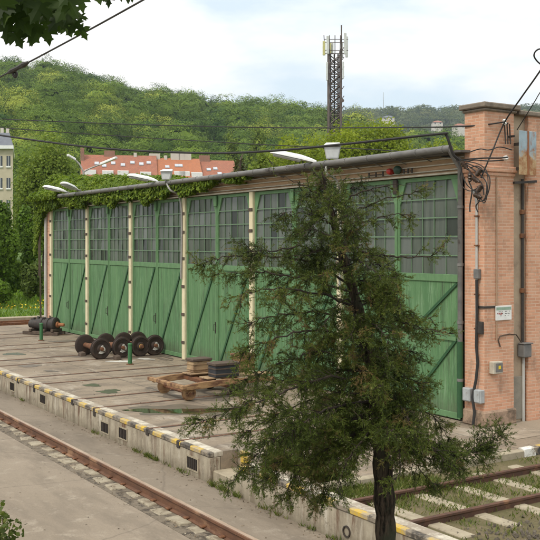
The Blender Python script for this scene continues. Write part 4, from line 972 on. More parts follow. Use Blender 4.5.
# weeds in the track bed
pts = []
cl = [(random.uniform(-11.5, -7.5), random.uniform(YE+.3, 16)) for _ in range(70)]+[(-10.2+random.gauss(0, .35), random.uniform(9, 16)) for _ in range(45)]
for (x, y) in cl:
    for _ in range(random.randint(15, 75)):
        pts.append((x+random.gauss(0, .13), y+random.gauss(0, .16), -.115))
grass_patch('track_weeds', pts, .085, m_grass, 'low weeds and grass growing between the sleepers of the side track', 'weeds', .009, .9)
pts = []
for _ in range(5000):
    x = random.uniform(-13.4, -11.8); y = YE+.45+abs(random.gauss(0, .25)); pts.append((x, y, .0))
for _ in range(2600):
    pts.append((random.gauss(-11.2, .35), random.uniform(8.6, 10.5), -.115))
pts = [q_ for q_ in pts if q_[0] > -11.6 or True]
grass_patch('edge_grass', pts, .12, m_grass, 'bright green grass strip on top of the platform edge behind the conifer', 'grass', .010, .8)
pts = []
for (u, v, n) in ((160, 456.5, 160), (152, 452, 120), (166, 460, 100), (40, 398, 40), (230, 492.5, 260), (226, 490, 120), (270, 512, 60), (100, 434, 60), (320, 535, 70), (185, 470, 60)):
    p = atz(u, v, -.55)
    for c_ in range(6):
        xx = p.x+random.gauss(0, .28)
        for _ in range(int(n*random.uniform(.02, .16))): pts.append((xx+random.gauss(0, .05), YE-.03-abs(random.gauss(0, .025)), -.55))
grass_patch('wall_weeds', pts, .13, m_grass, 'small weeds at the foot of the platform wall', 'weeds', .010, .9)
pts = []
for _ in range(42000):
    x = -45.4-abs(random.gauss(0, 18)); y = random.uniform(0, 34); pts.append((x, y, lawnz(x, y)-.05))
grass_patch('lawn_grass', pts, .35, m_leafD, 'long bright grass on the lawn beyond the far track', 'grass', .03, .6)
P = np.array([(x, y, lawnz(x, y)+.30) for x, y in ((-46.5-abs(random.gauss(0, 2.5)), random.uniform(6, 18)) for _ in range(230))])
A = rdir(len(P))*.10; tag(leaves('meadow_flowers', P, A, unit(np.cross(A, rdir(len(P))))*.06, rng.uniform(0, 1, len(P)), m_flower), 'scattered yellow flowers in the lawn grass', 'flowers', kind='stuff')

def crown_pts(center, rad, n, lobes=14, droop=.1, seed=0, fill=.35):
    """points and leaf normals spread through uneven lobes round a crown; returns P, Nrm, tone"""
    r0 = np.random.default_rng(seed); center = np.array(tuple(center)); rad = np.array(rad)
    L = unit(r0.normal(size=(lobes, 3))); L[:, 2] = L[:, 2]*.9+.05
    LC = L*r0.uniform(.35, .78, (lobes, 1)); LR = r0.uniform(.26, .50, lobes); LT = r0.uniform(-.18, .18, lobes)
    LC = np.vstack([LC, [[0, 0, 0]]]); LR = np.append(LR, .55); LT = np.append(LT, -.05)
    w = LR**2; k = r0.choice(len(LR), n, p=w/w.sum())
    dirs = unit(r0.normal(size=(n, 3))); rr = np.where(r0.random(n) < fill, r0.random(n)**.5, r0.normal(1, .10, n))
    lump = 1+.16*np.sin(dirs[:, 0]*9+k)*np.sin(dirs[:, 1]*8+2*k)+.1*np.sin(dirs[:, 2]*13+k)
    P = LC[k]+dirs*(LR[k]*rr*lump)[:, None]
    t = .45+LT[k]+r0.normal(0, .17, n)
    return center+P*rad, dirs, t
def leafset(P, Nn, size, tone, jitter=.8, asp=.42):
    n = len(P); nn = unit(Nn*1.0+rdir(n)*jitter); A = unit(np.cross(nn, rdir(n)))
    B = np.cross(nn, A); s = size*rng.uniform(.6, 1.3, n)
    return P-A*(s*.5)[:, None], A*s[:, None], B*(s*asp)[:, None]
def tree(name, label, cat, u, d, vtop, wpx, hfrac, mat, n, leaf, seed, base_z=-.75, group=None, trunk=True, lobes=16, bark=m_bark2, fill=.35, shift=0):
    zt = H-(vtop-V0)/F*d; base = cw((u-U0)/F*d, d, base_z); hgt = zt-base_z; w = wpx/F*d/2; ch = hgt*hfrac/2
    t = thing(name, label, cat, base, group); c = Vector((base.x, base.y, zt-ch))
    if trunk:
        g = MB(); r0 = max(.1, hgt*.02); g.tube(curve([base-UP*.1, base+Vector((.1, .05, hgt*.3)), base+Vector((-.1, .1, hgt*.62)), Vector((c.x, c.y, zt-ch*.5))], 5), [r0*(1-.8*i/15) for i in range(16)], 8)
        rr = random.Random(seed)
        for k in range(9):
            z = base_z+hgt*(1-hfrac*rr.uniform(.35, .98)); a_ = rr.uniform(0, 6.28); e = Vector((math.cos(a_)*w*.75, math.sin(a_)*w*.75, ch*rr.uniform(.25, .6)))
            s = Vector((base.x, base.y, z)); g.tube([s, s+e*.5+UP*.15*ch, s+e], [r0*.45, r0*.28, r0*.08], 6)
        part(t, g, 'trunk', bark, smooth=True)
    P, Nn, tn = crown_pts(c, (w, w, ch), n, lobes, seed=seed, fill=fill)
    P, A, B = leafset(P, Nn, leaf, tn); leaves('crown', P, A, B, tn, mat, t, tuple(base)); return t

# ================================================================== WOODED HILLS (far-off mass)
def wood(name, n, drange, urange, hgt, wid, nq, q, mat, label, seed, spacing):
    r0 = np.random.default_rng(seed); Ps, As, Bs, Ts = [], [], [], []
    ds = np.sqrt(r0.uniform(drange[0]**2, drange[1]**2, n)); us = r0.uniform(*urange, n); rs = (us-U0)/F*ds
    zs = terr(rs, ds); order = np.argsort(ds)
    for i in order:
        kk = r0.uniform(0, 1)**1.5; h = hgt*(.65+.65*kk)*r0.uniform(.9, 1.1); w = wid*(.65+.75*kk)*r0.uniform(.9, 1.1); ks = min(1.1, max(.42, ds[i]/560)) if drange[1] < 700 else 1.0; nqi = nq*(.5+.9*kk)/ks**1.6; c = np.array(tuple(cw(rs[i], ds[i], zs[i]+h*.55)))
        m_ = int(nqi); dirs = unit(r0.normal(size=(m_, 3))); dirs[:, 2] = np.abs(dirs[:, 2])*np.where(r0.random(m_) < .8, 1, -1)
        lump = 1+.15*np.sin(dirs[:, 0]*6+i)*np.sin(dirs[:, 1]*7+i*2)+.12*np.sin(dirs[:, 2]*11+i)
        P = c+dirs*np.array([w, w, h*.5])*(lump*r0.normal(1, .045, m_))[:, None]
        tn = np.clip(r0.normal(.48, .28), .0, 1)+r0.normal(0, .05, m_)
        nn = unit(dirs*[1, 1, 1.2]+unit(r0.normal(size=(m_, 3)))*.26); A = unit(np.cross(nn, unit(r0.normal(size=(m_, 3))))); B = np.cross(nn, A); s = q*ks*r0.uniform(.6, 1.3, m_)
        if drange[1] < 700:          # broad inner leaf masses keep the light from leaking through each crown
            mc = 110; dc = unit(r0.normal(size=(mc, 3))); Pc = c+dc*np.array([w, w, h*.5])*.66; ac = unit(np.cross(dc, unit(r0.normal(size=(mc, 3))))); bc = np.cross(dc, ac)
            Ps.append(Pc-ac*w*.28); As.append(ac*w*.56); Bs.append(bc*w*.24); Ts.append(np.full(mc, np.clip(tn.mean()-.1, 0, 1)))
        Ps.append(P-A*(s*.5)[:, None]); As.append(A*s[:, None]); Bs.append(B*(s*.42)[:, None]); Ts.append(tn)
    return tag(leaves(name, np.vstack(Ps), np.vstack(As), np.vstack(Bs), np.concatenate(Ts), mat), label, 'wood', kind='stuff')
wood('hillside_woods', 1250, (215, 618), (-50, 470), 13.0, 5.6, 900, .74, m_leafH, 'mixed green woodland covering the near hill', 11, 8)
wood('far_hill_woods', 1500, (900, 1530), (250, 560), 14, 8.0, 130, 2.4, m_leafFar, 'woodland on the distant bluish hill at the right', 12, 12)
wood('lower_slope_woods', 330, (130, 230), (-40, 480), 8.5, 4.0, 500, .85, m_leafH, 'dense low woodland at the foot of the hill', 13, 8)

# individual trees one can tell apart
TR = 'single trees rising above the wooded ridge'
tree('ridge_tree', 'dark slim pointed tree on the ridge skyline', 'tree', 201, 590, 97, 5, .9, m_leafA, 900, 1.1, 21, float(terr((201-U0)/F*590, 590)), TR, lobes=6)
tree('ridge_tree', 'broad rounded tree breaking the ridge skyline left of the slim one', 'tree', 177, 592, 94.5, 16, .7, m_leafA, 1500, 1.2, 22, float(terr((177-U0)/F*592, 592)), TR)
tree('ridge_tree', 'small bare topped tree above the steep left ridge', 'tree', 90, 590, 73, 9, .7, m_leafA, 900, 1.1, 23, float(terr((90-U0)/F*590, 590)), TR)
tree('pale_poplar', 'pale grey green poplar on the slope left of the twiggy tree', 'tree', 233, 205, 126, 16, .85, m_leafC, 5000, .5, 24, float(terr((233-U0)/F*205, 205)), 'pale poplars on the slope')
tree('pale_poplar', 'wider pale poplar on the slope right of the twiggy tree', 'tree', 258, 205, 122, 24, .85, m_leafC, 6500, .5, 25, float(terr((258-U0)/F*205, 205)), 'pale poplars on the slope')
tree('leafy_tree', 'tall full green tree between the beige house and the ivy covered roof', 'tree', 44, 72, 134, 62, .82, m_leafC, 30000, .20, 31, 0.4, lobes=40, fill=.12)
tree('leafy_tree', 'smaller green tree standing in front at the depot far corner', 'tree', 29, 56, 204, 26, .72, m_leafD, 11000, .16, 32, .3, lobes=20)
tree('leafy_tree', 'light green young tree at the far left edge', 'tree', 2, 54, 200, 34, .85, m_leafD, 18000, .17, 33, .3, lobes=14)
tree('garden_bush', 'rounded green bush on the lawn behind the far track', 'bush', 16, 56, 258, 36, .95, m_leafD, 8000, .2, 34, .4, trunk=False)
tree('garden_bush', 'low dark bush beside the lattice pole', 'bush', 32, 53, 262, 26, .95, m_leafA, 6000, .18, 35, .3, trunk=False)
tree('garden_bush', 'bright low bush at the left border of the lawn', 'bush', -4, 50, 275, 28, .95, m_leafD, 5000, .18, 36, .2, trunk=False)
YG = 'bright yellow green trees behind the depot roof'
tree('maple_tree', 'bright yellow green tree just left of the antenna mast foot', 'tree', 303, 97, 126, 62, .75, m_leafB, 26000, .26, 41, -.75, YG, lobes=22)
tree('maple_tree', 'tall bright yellow green tree in front of the antenna mast', 'tree', 345, 92, 115, 72, .78, m_leafB, 34000, .25, 42, -.75, YG, lobes=26)
tree('maple_tree', 'broad bright yellow green tree right of the antenna mast', 'tree', 393, 94, 122, 70, .75, m_leafB, 32000, .25, 43, -.75, YG, lobes=24)
tree('maple_tree', 'bright yellow green tree beside the brick pier', 'tree', 436, 98, 132, 66, .75, m_leafB, 26000, .26, 44, -.75, YG, lobes=20)
tree('maple_tree', 'lower yellow green tree near the long white lamp', 'tree', 277, 104, 139, 40, .75, m_leafB, 15000, .26, 45, -.75, YG, lobes=14)
tree('twiggy_tree', 'sparse reddish twiggy tree behind the roof at the end of the red roofs', 'tree', 239, 60, 140, 22, .55, m_leafE, 1500, .26, 46, -.75, lobes=10, fill=.8)
tree('twiggy_tree', 'sparse green twiggy tree between the red roofs and the long white lamp', 'tree', 258, 62, 146, 30, .55, m_leafC, 2600, .26, 47, -.75, lobes=12, fill=.8)
# ================================================================== BUILDINGS BEHIND
def house(name, label, u0, u1, d, zb, ze, zr, wallm, roofm, depth, chim=(), sky=(), dormer=(), skew=0.0, group=None):
    a, b = cw((u0-U0)/F*d, d), cw((u1-U0)/F*(d+skew), d+skew); ax = (b-a); L = ax.length; ax.normalize(); n = Vector((-ax.y, ax.x, 0))
    if n.dot(FWD) < 0: n = -n
    t = thing(name, label, 'house', Vector((a.x, a.y, zb)), group)
    P = lambda s, q_, z: a+ax*(s*L)+n*q_+UP*z
    g = MB(); g.hexa([P(0, .3, zb), P(1, .3, zb), P(1, depth*2-.3, zb), P(0, depth*2-.3, zb)], [P(0, .3, ze), P(1, .3, ze), P(1, depth*2-.3, ze), P(0, depth*2-.3, ze)])
    g.extr([P(.004, .3, ze), P(.004, depth*2-.3, ze), P(.004, depth, zr-.25)], ax*(L*.992)); part(t, g, 'wall', wallm)
    g = MB(); th = .18; 
    for s in (0, 1):
        q0, q1 = (0, depth) if s == 0 else (depth*2, depth)
        g.hexa([P(-.01, q0, ze), P(1.01, q0, ze), P(1.01, q1, zr), P(-.01, q1, zr)], [P(-.01, q0, ze+th), P(1.01, q0, ze+th), P(1.01, q1, zr+th), P(-.01, q1, zr+th)])
    me = g.build('roof', roofm, t, tuple(t.location))
    uvl = me.data.uv_layers[0].data
    for lp in me.data.loops:
        co = me.data.vertices[lp.vertex_index].co; w_ = co+t.location; uvl[lp.index].uv = ((w_-a).dot(ax), (w_-a).dot(n)*1.2)
    sl = (zr-ze)/depth
    for (s, q_) in sky:
        g = MB(); z = ze+q_*depth*sl+th; c = P(s, q_*depth, z+.05); dz = Vector((0, 0, sl))+n; dz.normalize(); up = dz.cross(ax)
        if up.z < 0: up = -up
        g.hexa([c-ax*.38-dz*.4, c+ax*.38-dz*.4, c+ax*.38+dz*.4, c-ax*.38+dz*.4], [c-ax*.34-dz*.36+up*.12, c+ax*.34-dz*.36+up*.12, c+ax*.34+dz*.36+up*.12, c-ax*.34+dz*.36+up*.12]); sub(t, me, g, 'skylight', m_skylight)
    for (s, q_) in dormer:
        g = MB(); z = ze+q_*depth*sl+th; 
        g.hexa([P(s-.9/L, q_*depth, z-.1), P(s+.9/L, q_*depth, z-.1), P(s+.9/L, q_*depth+2.0, z-.1), P(s-.9/L, q_*depth+2.0, z-.1)], [P(s-.9/L, q_*depth, z+.75), P(s+.9/L, q_*depth, z+.75), P(s+.9/L, q_*depth+2.0, z+1.0), P(s-.9/L, q_*depth+2.0, z+1.0)]); sub(t, me, g, 'dormer', m_white)
    for (s, q_, w_, h_, mt) in chim:
        g = MB(); z = ze+min(q_, 2-q_)*depth*sl; c = P(s, q_*depth, 0); g.hexa([c-ax*w_-n*.4+UP*(z-.3), c+ax*w_-n*.4+UP*(z-.3), c+ax*w_+n*.4+UP*(z-.3), c-ax*w_+n*.4+UP*(z-.3)], [c-ax*w_-n*.4+UP*(zr+h_), c+ax*w_-n*.4+UP*(zr+h_), c+ax*w_+n*.4+UP*(zr+h_), c-ax*w_+n*.4+UP*(zr+h_)])
        sub(t, me, g, 'chimney', mt)
    return t
RH = 'red roofed houses behind the depot'
z_ = lambda v, d: H-(v-V0)/F*d
house('town_house', 'house with long dull red tiled roof and a row of skylights', 81, 157, 150, -.75, z_(178.5, 150), z_(155.5, 155), m_beige, m_rooft, 5.5,
      chim=[(.37, 1.0, .9, .9, m_chim), (.005, .8, .3, 1.2, m_chim), (.72, 1, .25, .6, m_hazewhite)], sky=[(.42, .62), (.55, .55), (.68, .66), (.80, .6), (.90, .66), (.3, .5), (.2, .6)], dormer=[(.12, .12), (.35, .10), (.55, .10), (.85, .06)], skew=2, group=RH)
house('town_house', 'house with bright orange tiled roof and white chimneys', 157.6, 203, 152.5, -.75, z_(179.5, 152), z_(158.5, 157), m_hazewhite, m_roofo, 5.5,
      chim=[(-.01, 1, .9, .9, m_hazewhite), (.46, 1.0, .75, 1.1, m_hazewhite), (.60, 1, .5, 1.1, m_hazewhite), (.74, 1, .6, 1.1, m_hazewhite), (.24, 1, .25, .6, m_hazewhite)], sky=[(.25, .55), (.47, .62), (.55, .62)], dormer=[(.5, .14), (.6, .14), (.88, .1)], skew=1.5, group=RH)
house('town_house', 'small brownish roofed house at the right end of the red roofs', 203.6, 238, 155, -.75, z_(180.5, 154), z_(160.5, 159), m_hazewhite, m_rooft, 5.5,
      chim=[(.12, 1.0, .9, 1.0, m_chim)], sky=[(.2, .5), (.4, .55), (.5, .3)], skew=1, group=RH)
# beige apartment house at the left edge
d = 98; a = cw((-60-U0)/F*d, d); t = thing('apartment_house', 'beige apartment house with grey roof at the left edge', 'house', (a.x, a.y, -.75))
def Q(u, q_, z): return cw((u-U0)/F*(d+max(q_, 0)), d+q_, 0)+UP*z
ze = z_(149, d); zr = z_(131, d)
g = MB(); g.hexa([Q(-60, 0, -.75), Q(13, 0, -.75), Q(13, 11, -.75), Q(-60, 11, -.75)], [Q(-60, 0, ze), Q(13, 0, ze), Q(13, 11, ze), Q(-60, 11, ze)]); wl = part(t, g, 'wall', m_beige)
g = MB(); g.hexa([Q(-62, -.4, ze), Q(14.5, -.4, ze), Q(14.5, 11.4, ze), Q(-62, 11.4, ze)], [Q(-62, -.4, ze+.35), Q(14.5, -.4, ze+.35), Q(14.5, 11.4, ze+.35), Q(-62, 11.4, ze+.35)]); part(t, g, 'cornice', m_white)
g = MB(); g.hexa([Q(-61, -.1, ze+.36), Q(13.5, -.1, ze+.36), Q(13.5, 11, ze+.36), Q(-61, 11, ze+.36)], [Q(-58, 1.6, zr), Q(9.5, 1.6, zr), Q(9.5, 9.4, zr), Q(-58, 9.4, zr)]); rf = part(t, g, 'roof', m_slate)
for (u, v0) in ((2, 128), (7.5, 128)):
    g = MB(); g.hexa([Q(u-1.6, 3, zr-.2), Q(u+1.6, 3, zr-.2), Q(u+1.6, 4, zr-.2), Q(u-1.6, 4, zr-.2)], [Q(u-1.6, 3, zr+.7), Q(u+1.6, 3, zr+.7), Q(u+1.6, 4, zr+.7), Q(u-1.6, 4, zr+.7)]); sub(t, rf, g, 'chimney', m_hazewhite)
for v in (161, 183, 205, 227, 249, 271):
    for u in (-40, -25, -10, .5, 8.5):
        w = 1.9; z0, z1 = z_(v+5, d), z_(v-5, d); g = MB()
        g.hexa([Q(u-w, -.03, z0), Q(u+w, -.03, z0), Q(u+w, .03, z0), Q(u-w, .03, z0)], [Q(u-w, -.03, z1), Q(u+w, -.03, z1), Q(u+w, .03, z1), Q(u-w, .03, z1)]); wi = part(t, g, 'window', m_window)
        g = MB(); g.hexa([Q(u-w-.5, -.12, z0-.16), Q(u+w+.5, -.12, z0-.16), Q(u+w+.5, -.002, z0-.16), Q(u-w-.5, -.002, z0-.16)], [Q(u-w-.5, -.12, z0-.01), Q(u+w+.5, -.12, z0-.01), Q(u+w+.5, -.002, z0-.01), Q(u-w-.5, -.002, z0-.01)])
        g.hexa([Q(u-.15, -.06, z0), Q(u+.15, -.06, z0), Q(u+.15, -.032, z0), Q(u-.15, -.032, z0)], [Q(u-.15, -.06, z1), Q(u+.15, -.06, z1), Q(u+.15, -.032, z1), Q(u-.15, -.032, z1)]); sub(t, wi, g, 'window_frame', m_white)
# small houses on the far hill
FHL = [('tall pale villa with dark roof among the far trees', 388, 121.5, 1180, 15, 5), ('cream house half hidden by trees on the distant hill', 369, 123.5, 1120, 13, 3), ('low ochre house near the mast on the distant hill', 357.5, 124.5, 1050, 13, 3), ('small white house on the distant hill beside the pier', 459, 128.5, 1050, 14, 3), ('tiny white house high on the distant hill left of the pier', 437, 125, 1180, 13, 3)]
for lb, u, v, d, w, h_ in FHL:
    c = ptd(u, v, d); zb = c.z-h_*.1; t = thing('hill_house', lb, 'house', (c.x, c.y, zb), 'houses on the distant hill'); g = MB()
    q4 = lambda z, k=1: [c*1-UP*c.z+UP*z+RIGHT*(sx*w/2*k)+FWD*(sy_*w*.4*k) for sx, sy_ in ((-1, -1), (1, -1), (1, 1), (-1, 1))]
    g.hexa(q4(zb-9), q4(zb+h_)); wl = part(t, g, 'wall', m_hazewhite if 'ochre' not in lb else m_beige)
    g = MB(); g.hexa(q4(zb+h_+.02, 1.12), q4(zb+h_+2.6, .3)); part(t, g, 'roof', m_slate if 'dark' in lb else m_rooft)
    for k in (-.25, .25):
        g = MB(); cc = c-UP*c.z+UP*(zb+h_*.6)+RIGHT*(w*k)-FWD*(w*.4+.05); g.hexa([cc-RIGHT*.8-UP*1, cc+RIGHT*.8-UP*1, cc+RIGHT*.8-UP*1+FWD*.1, cc-RIGHT*.8-UP*1+FWD*.1], [cc-RIGHT*.8+UP*1, cc+RIGHT*.8+UP*1, cc+RIGHT*.8+UP*1+FWD*.1, cc-RIGHT*.8+UP*1+FWD*.1]); part(t, g, 'window', m_window)
c = ptd(383.5, 118, 1480); t = thing('thin_mast', 'very thin pale mast on the skyline of the distant hill', 'mast', (c.x, c.y, c.z-10)); g = MB(); g.tube([c-UP*10, c+UP*22, c+UP*41], [.55, .45, .25], 5); part(t, g, 'pole', m_tin)
# ================================================================== ANTENNA MAST
d = 125; c = cw((334.5-U0)/F*d, d, 0); t = thing('antenna_mast', 'rust brown lattice phone mast with white antenna panels', 'mast', (c.x, c.y, -.75))
px = d/F; X, Yv = RIGHT, FWD; zt = z_(50, d); hw = 6.0*px; g = MB()
corners = [(-hw, -hw), (hw, -hw), (hw, hw), (-hw, hw)]
zl = [-.75+i*1.35 for i in range(int((zt+.75)/1.35)+1)]
for sx, sy_ in corners: g.tube([c+X*sx+Yv*sy_-UP*.75, c+X*sx+Yv*sy_+UP*zt], .13, 6)
for i in range(len(zl)-1):
    for k in range(4):
        a, b = corners[k], corners[(k+1) % 4]; p0 = c+X*a[0]+Yv*a[1]; p1 = c+X*b[0]+Yv*b[1]
        g.tube([p0+UP*zl[i], p1+UP*zl[i+1]], .07, 4); g.tube([p1+UP*zl[i], p0+UP*zl[i+1]], .07, 4); g.tube([p0+UP*zl[i], p1+UP*zl[i]], .06, 4)
part(t, g, 'lattice_tower', m_mast)
g = MB(); 
for k in range(3): g.tube([c+X*(k-1)*.5-UP*.75+Yv*.2, c+X*(k-1)*.5+Yv*.2+UP*(zt-.5)], .11, 5)
part(t, g, 'feeder_cables', m_dark)
g = MB(); pu = (341-334.5)*px; g.tube([c+X*pu-Yv*hw-UP*.75, c+X*pu-Yv*hw+UP*z_(26.5, d)], .10, 6)
for k in range(22): g.tube([c+X*hw-Yv*hw+UP*(2+k*1.3), c+X*(pu+.35)-Yv*hw+UP*(2+k*1.3+.6)], .05, 4)
part(t, g, 'top_pole', m_mast)
g = MB()
for v in (52, 41): 
    for s in (-1, 1): g.tube([c+X*(-11*px)-Yv*s*1.0+UP*z_(v, d), c+X*(13*px)-Yv*s*1.0+UP*z_(v, d)], .045, 5)
for k in (-10, -5, 0, 5, 9): g.tube([c+X*k*px-Yv*1+UP*z_(56, d), c+X*(k*1.1)*px-Yv*1+UP*z_(37, d)], .06, 5)
part(t, g, 'head_frame', m_mast)
for k, (u, v0, v1, w, mt, q_) in enumerate(((323.5, 43, 57, 1.5, m_antenna2, -1.1), (327.2, 38, 56, 1.4, m_antenna, -1.3), (330.5, 41, 55, 1.3, m_antenna2, 1.1), (333, 40, 52, 1.2, m_antenna, 1.4), (344.5, 35, 56, 1.4, m_antenna, -1.2), (347.2, 35, 56, 1.5, m_antenna, .9), (342.8, 40, 56, 1.2, m_antenna, 1.3), (326.5, 64, 82, 1.0, m_antenna, -1.2), (342.5, 63, 80, .8, m_antenna, -1.0))):
    g = MB(); cc = c+X*((u-334.5)*px)+Yv*q_; w *= px; z0, z1 = z_(v1, d), z_(v0, d); g.hexa([cc-X*w-Yv*.12+UP*z0, cc+X*w-Yv*.12+UP*z0, cc+X*w*.7+Yv*.12+UP*z0, cc-X*w*.7+Yv*.12+UP*z0], [cc-X*w-Yv*.12+UP*z1, cc+X*w-Yv*.12+UP*z1, cc+X*w*.7+Yv*.12+UP*z1, cc-X*w*.7+Yv*.12+UP*z1]); part(t, g, 'antenna_panel', mt, bevel=.04)
g = MB(); g._lathe(c+X*(7*px)-Yv*1.2+UP*z_(102, d), -Yv, [(.1, -.1), (.25, 0), (.25, .1)], 12); part(t, g, 'dish', m_mast)
# ================================================================== IVY
ivp, ivn = [], []
r0 = np.random.default_rng(5)
n = 26000
xs = -40.4+12.8*r0.random(n)**1.15; k = (xs+40.4)/12.8
hump = (.78*(1-k)**.6+.20)*(1+.07*np.sin(xs*2.3)+.05*np.sin(xs*5.1)); th = r0.uniform(0, math.pi, n)
yy = FY+.78-1.02*np.cos(th)*1.0; zz = 5.62+hump*np.sin(th)*r0.normal(1, .07, n)
ivp.append(np.stack([xs, yy, zz], 1)); ivn.append(np.stack([0*th, -np.cos(th), np.sin(th)+.3], 1))
n = 20000
xs = -40.3+18.0*r0.random(n)**1.1; edge = 5.24-.10*np.sin(xs*1.9)-.09*np.sin(xs*4.3+1)-.05*np.sin(xs*9); edge += np.clip((xs+28)*.06, -.0, .9); 
zz = 5.74-(5.74-edge)*r0.random(n)**.8; ok = zz > edge; yv = FY-.27+.07*r0.normal(size=n)+.15*np.clip((5.4-zz), 0, 1)
ivp.append(np.stack([xs, yv, zz], 1)[ok]); ivn.append(np.tile([0, -1, .4], (n, 1))[ok])
n = 5000
xs = -40.6+1.2*r0.random(n)**1.1; zz = 5.7-2.6*r0.random(n)**1.9*(1-.75*(xs+40.6)/1.2); yv = FY-.35+.25*r0.random(n)
ivp.append(np.stack([xs, yv, zz], 1)); ivn.append(np.tile([0, -1, .3], (n, 1)))
n = 5200
xs = -40.4+3.3*r0.random(n)**1.3; aa = r0.uniform(-.6, 2.6, n); rr2 = .16*r0.normal(1, .25, n)
ivp.append(np.stack([xs, FY-.42-rr2*np.cos(aa), 5.70+rr2*np.sin(aa)*1.1], 1)); ivn.append(np.stack([0*aa, -np.cos(aa), np.sin(aa)], 1))
IP = np.vstack(ivp); IN = np.vstack(ivn)
t = thing('ivy', 'thick bright green ivy covering the far end of the depot roof', 'ivy', (-38, FY, 5.6))
tn = r0.normal(.5, .2, len(IP))+.15*np.sin(IP[:, 0]*1.7)*np.sin(IP[:, 2]*5)
P, A, B = leafset(IP, IN, .105, tn, .6, .45); leaves('ivy_leaves', P, A, B, tn, m_ivy, t, tuple(t.location))
g = MB()
for i in range(26):
    g = MB(); x = -40.3+i*.5+random.uniform(-.1, .1); g.tube(curve([(x, FY-.22, 5.28+.2*random.random()), (x+.15, FY-.28, 5.5), (x+.05, FY-.30, 5.58), (x+.2, FY-.36, 5.64)]), .012, 5); part(t, g, 'ivy_stem', m_bark2)
for i in range(6):
    g = MB(); g.tube(curve([(-39.9-.08*i, FY-.2, .1 if i < 3 else 2.3), (-39.95-.05*i, FY-.22, 3), (-39.9-.07*i, FY-.25, 5.6)]), .016, 5); part(t, g, 'ivy_stem', m_bark2)

# ================================================================== WIRES
def wire(label, pts, r, mat=m_black, name='overhead_wire', group='overhead wires', n=8):
    P = curve(pts, n); t = thing(name, label, 'wire', P[len(P)//2], group); g = MB(); g.tube(P, r, 6); part(t, g, 'wire', mat, smooth=True); return t
wire('upper of the two thin wires crossing in front of the wooded hill', [ptd(-150, 112, 36), ptd(0, 119, 32), ptd(135, 124.5, 28), ptd(270, 127.5, 24), ptd(400, 127.5, 21), ptd(470, 126, 19.2), ptd(504.5, 122, 18.85)], .016)
wire('lower of the two thin wires crossing in front of the wooded hill', [ptd(-150, 113, 36), ptd(0, 127.5, 32), ptd(135, 137, 29), ptd(200, 141, 27.4), ptd(270, 145, 25.6), ptd(380, 150, 22.5), ptd(458, 158, 19.4)], .014)
wire('thick sagging black cable above the lamps ending at the pier head', [ptd(-150, 112, 30), ptd(0, 135.2, 26), ptd(100, 148, 23.5), ptd(200, 153, 21.6), ptd(270, 151, 20.4), ptd(350, 143.5, 19.4), ptd(438, 134, 18.9), ptd(445.5, 134.5, 18.9), ptd(449, 142, 18.9), ptd(453, 154, 18.95), ptd(459, 160, 19)], .028)
wire('black cable rising steeply from the pier insulator out of the frame', [ptd(481, 178, 18.75), ptd(492, 152, 18.75), ptd(504.5, 122.5, 18.8), ptd(521, 98, 17.9), ptd(540, 71, 17), ptd(570, 25, 15.6), ptd(680, -140, 12.5), ptd(900, -480, 9.5)], .016)
wire('thin second wire rising beside the thick steep cable', [ptd(517, 130, 19.2), ptd(535, 101, 18.6), ptd(541, 91, 18.4), ptd(580, 30, 17), ptd(690, -140, 14), ptd(900, -470, 11)], .010)
wire('small black loop of cable in the sky above the pier', [ptd(563, 36, 15.8), ptd(550, 47, 16.2), ptd(538, 49.5, 16.5), ptd(534, 55, 16.7), ptd(537, 61, 16.8), ptd(543, 66, 16.85)], .014)
t = wire('bare contact wire with clamp crossing the upper left sky', [ptd(-70, 111, 17), ptd(0, 77, 14.5), ptd(75, 37.5, 12.5), ptd(143, 0, 11), ptd(220, -44, 9.5)], .012, m_dark)
g = MB(); a, b = ptd(8, 73, 14.2), ptd(28, 62.5, 13.7); g.tube([a, a+(b-a)*.2, a+(b-a)*.5, a+(b-a)*.8, b], [.02, .04, .03, .045, .02], 8)
e = ptd(13, 71, 14.1); g.tube(curve([e, ptd(13.5, 75, 14.1), ptd(15.5, 77, 14.1), ptd(16.5, 73, 14.1), e]), .022, 6); part(t, g, 'clamp', m_dark)
# ================================================================== THE CONIFER
TD = 8.5
tb = cw((387-U0)/F*TD, TD); tb.z = float(terr((387-U0)/F*TD, TD))
ct = thing('conifer_tree', 'dark feathery conifer standing in front of the depot doors', 'tree', tb)
TP = [(387, 693), (386, 560), (384.5, 500), (381, 445), (377, 400), (370, 360), (361, 320), (350, 280), (340, 248), (334, 222), (330, 204), (326, 188), (322, 172)]
TRR = [.115, .098, .09, .082, .068, .058, .052, .045, .038, .030, .022, .014, .008]
tr = [ptd(u, v, TD) for u, v in TP]; tr[0] = tb-UP*.1
g = MB(); cp = curve(tr, 6); rr_ = np.interp(np.linspace(0, len(TP)-1, len(cp)), range(len(TP)), TRR); rr_ = [float(r)*(1+.10*math.sin(i*1.7)+.06*math.sin(i*.6)) for i, r in enumerate(rr_)]
g.tube(cp, rr_, 20)
def m_trunkbark():
    m, nt, b = nmat('fissured_bark'); v = coords(nt)
    n1 = noise(nt, v, 34, 6, .7, (1, 1, .14)); n2 = noise(nt, v, 5, 5, .7)
    c = mix(nt, ramp(nt, n1, .42, .60), (.012, .009, .006), (.085, .060, .042)); c = mix(nt, ramp(nt, n2, .5, .66), c, (.05, .05, .032))
    nt.links.new(c, b.inputs['Base Color']); b.inputs['Roughness'].default_value = .95; b.inputs['Specular IOR Level'].default_value = .15
    bump(nt, b, n1, 1.0, .03); return m
part(ct, g, 'trunk', m_trunkbark(), smooth=True)
def trunk_at(v):
    vs = [q_[1] for q_ in TP][::-1]; us = [q_[0] for q_ in TP][::-1]; return float(np.interp(v, vs, us))
r1 = random.Random(3)
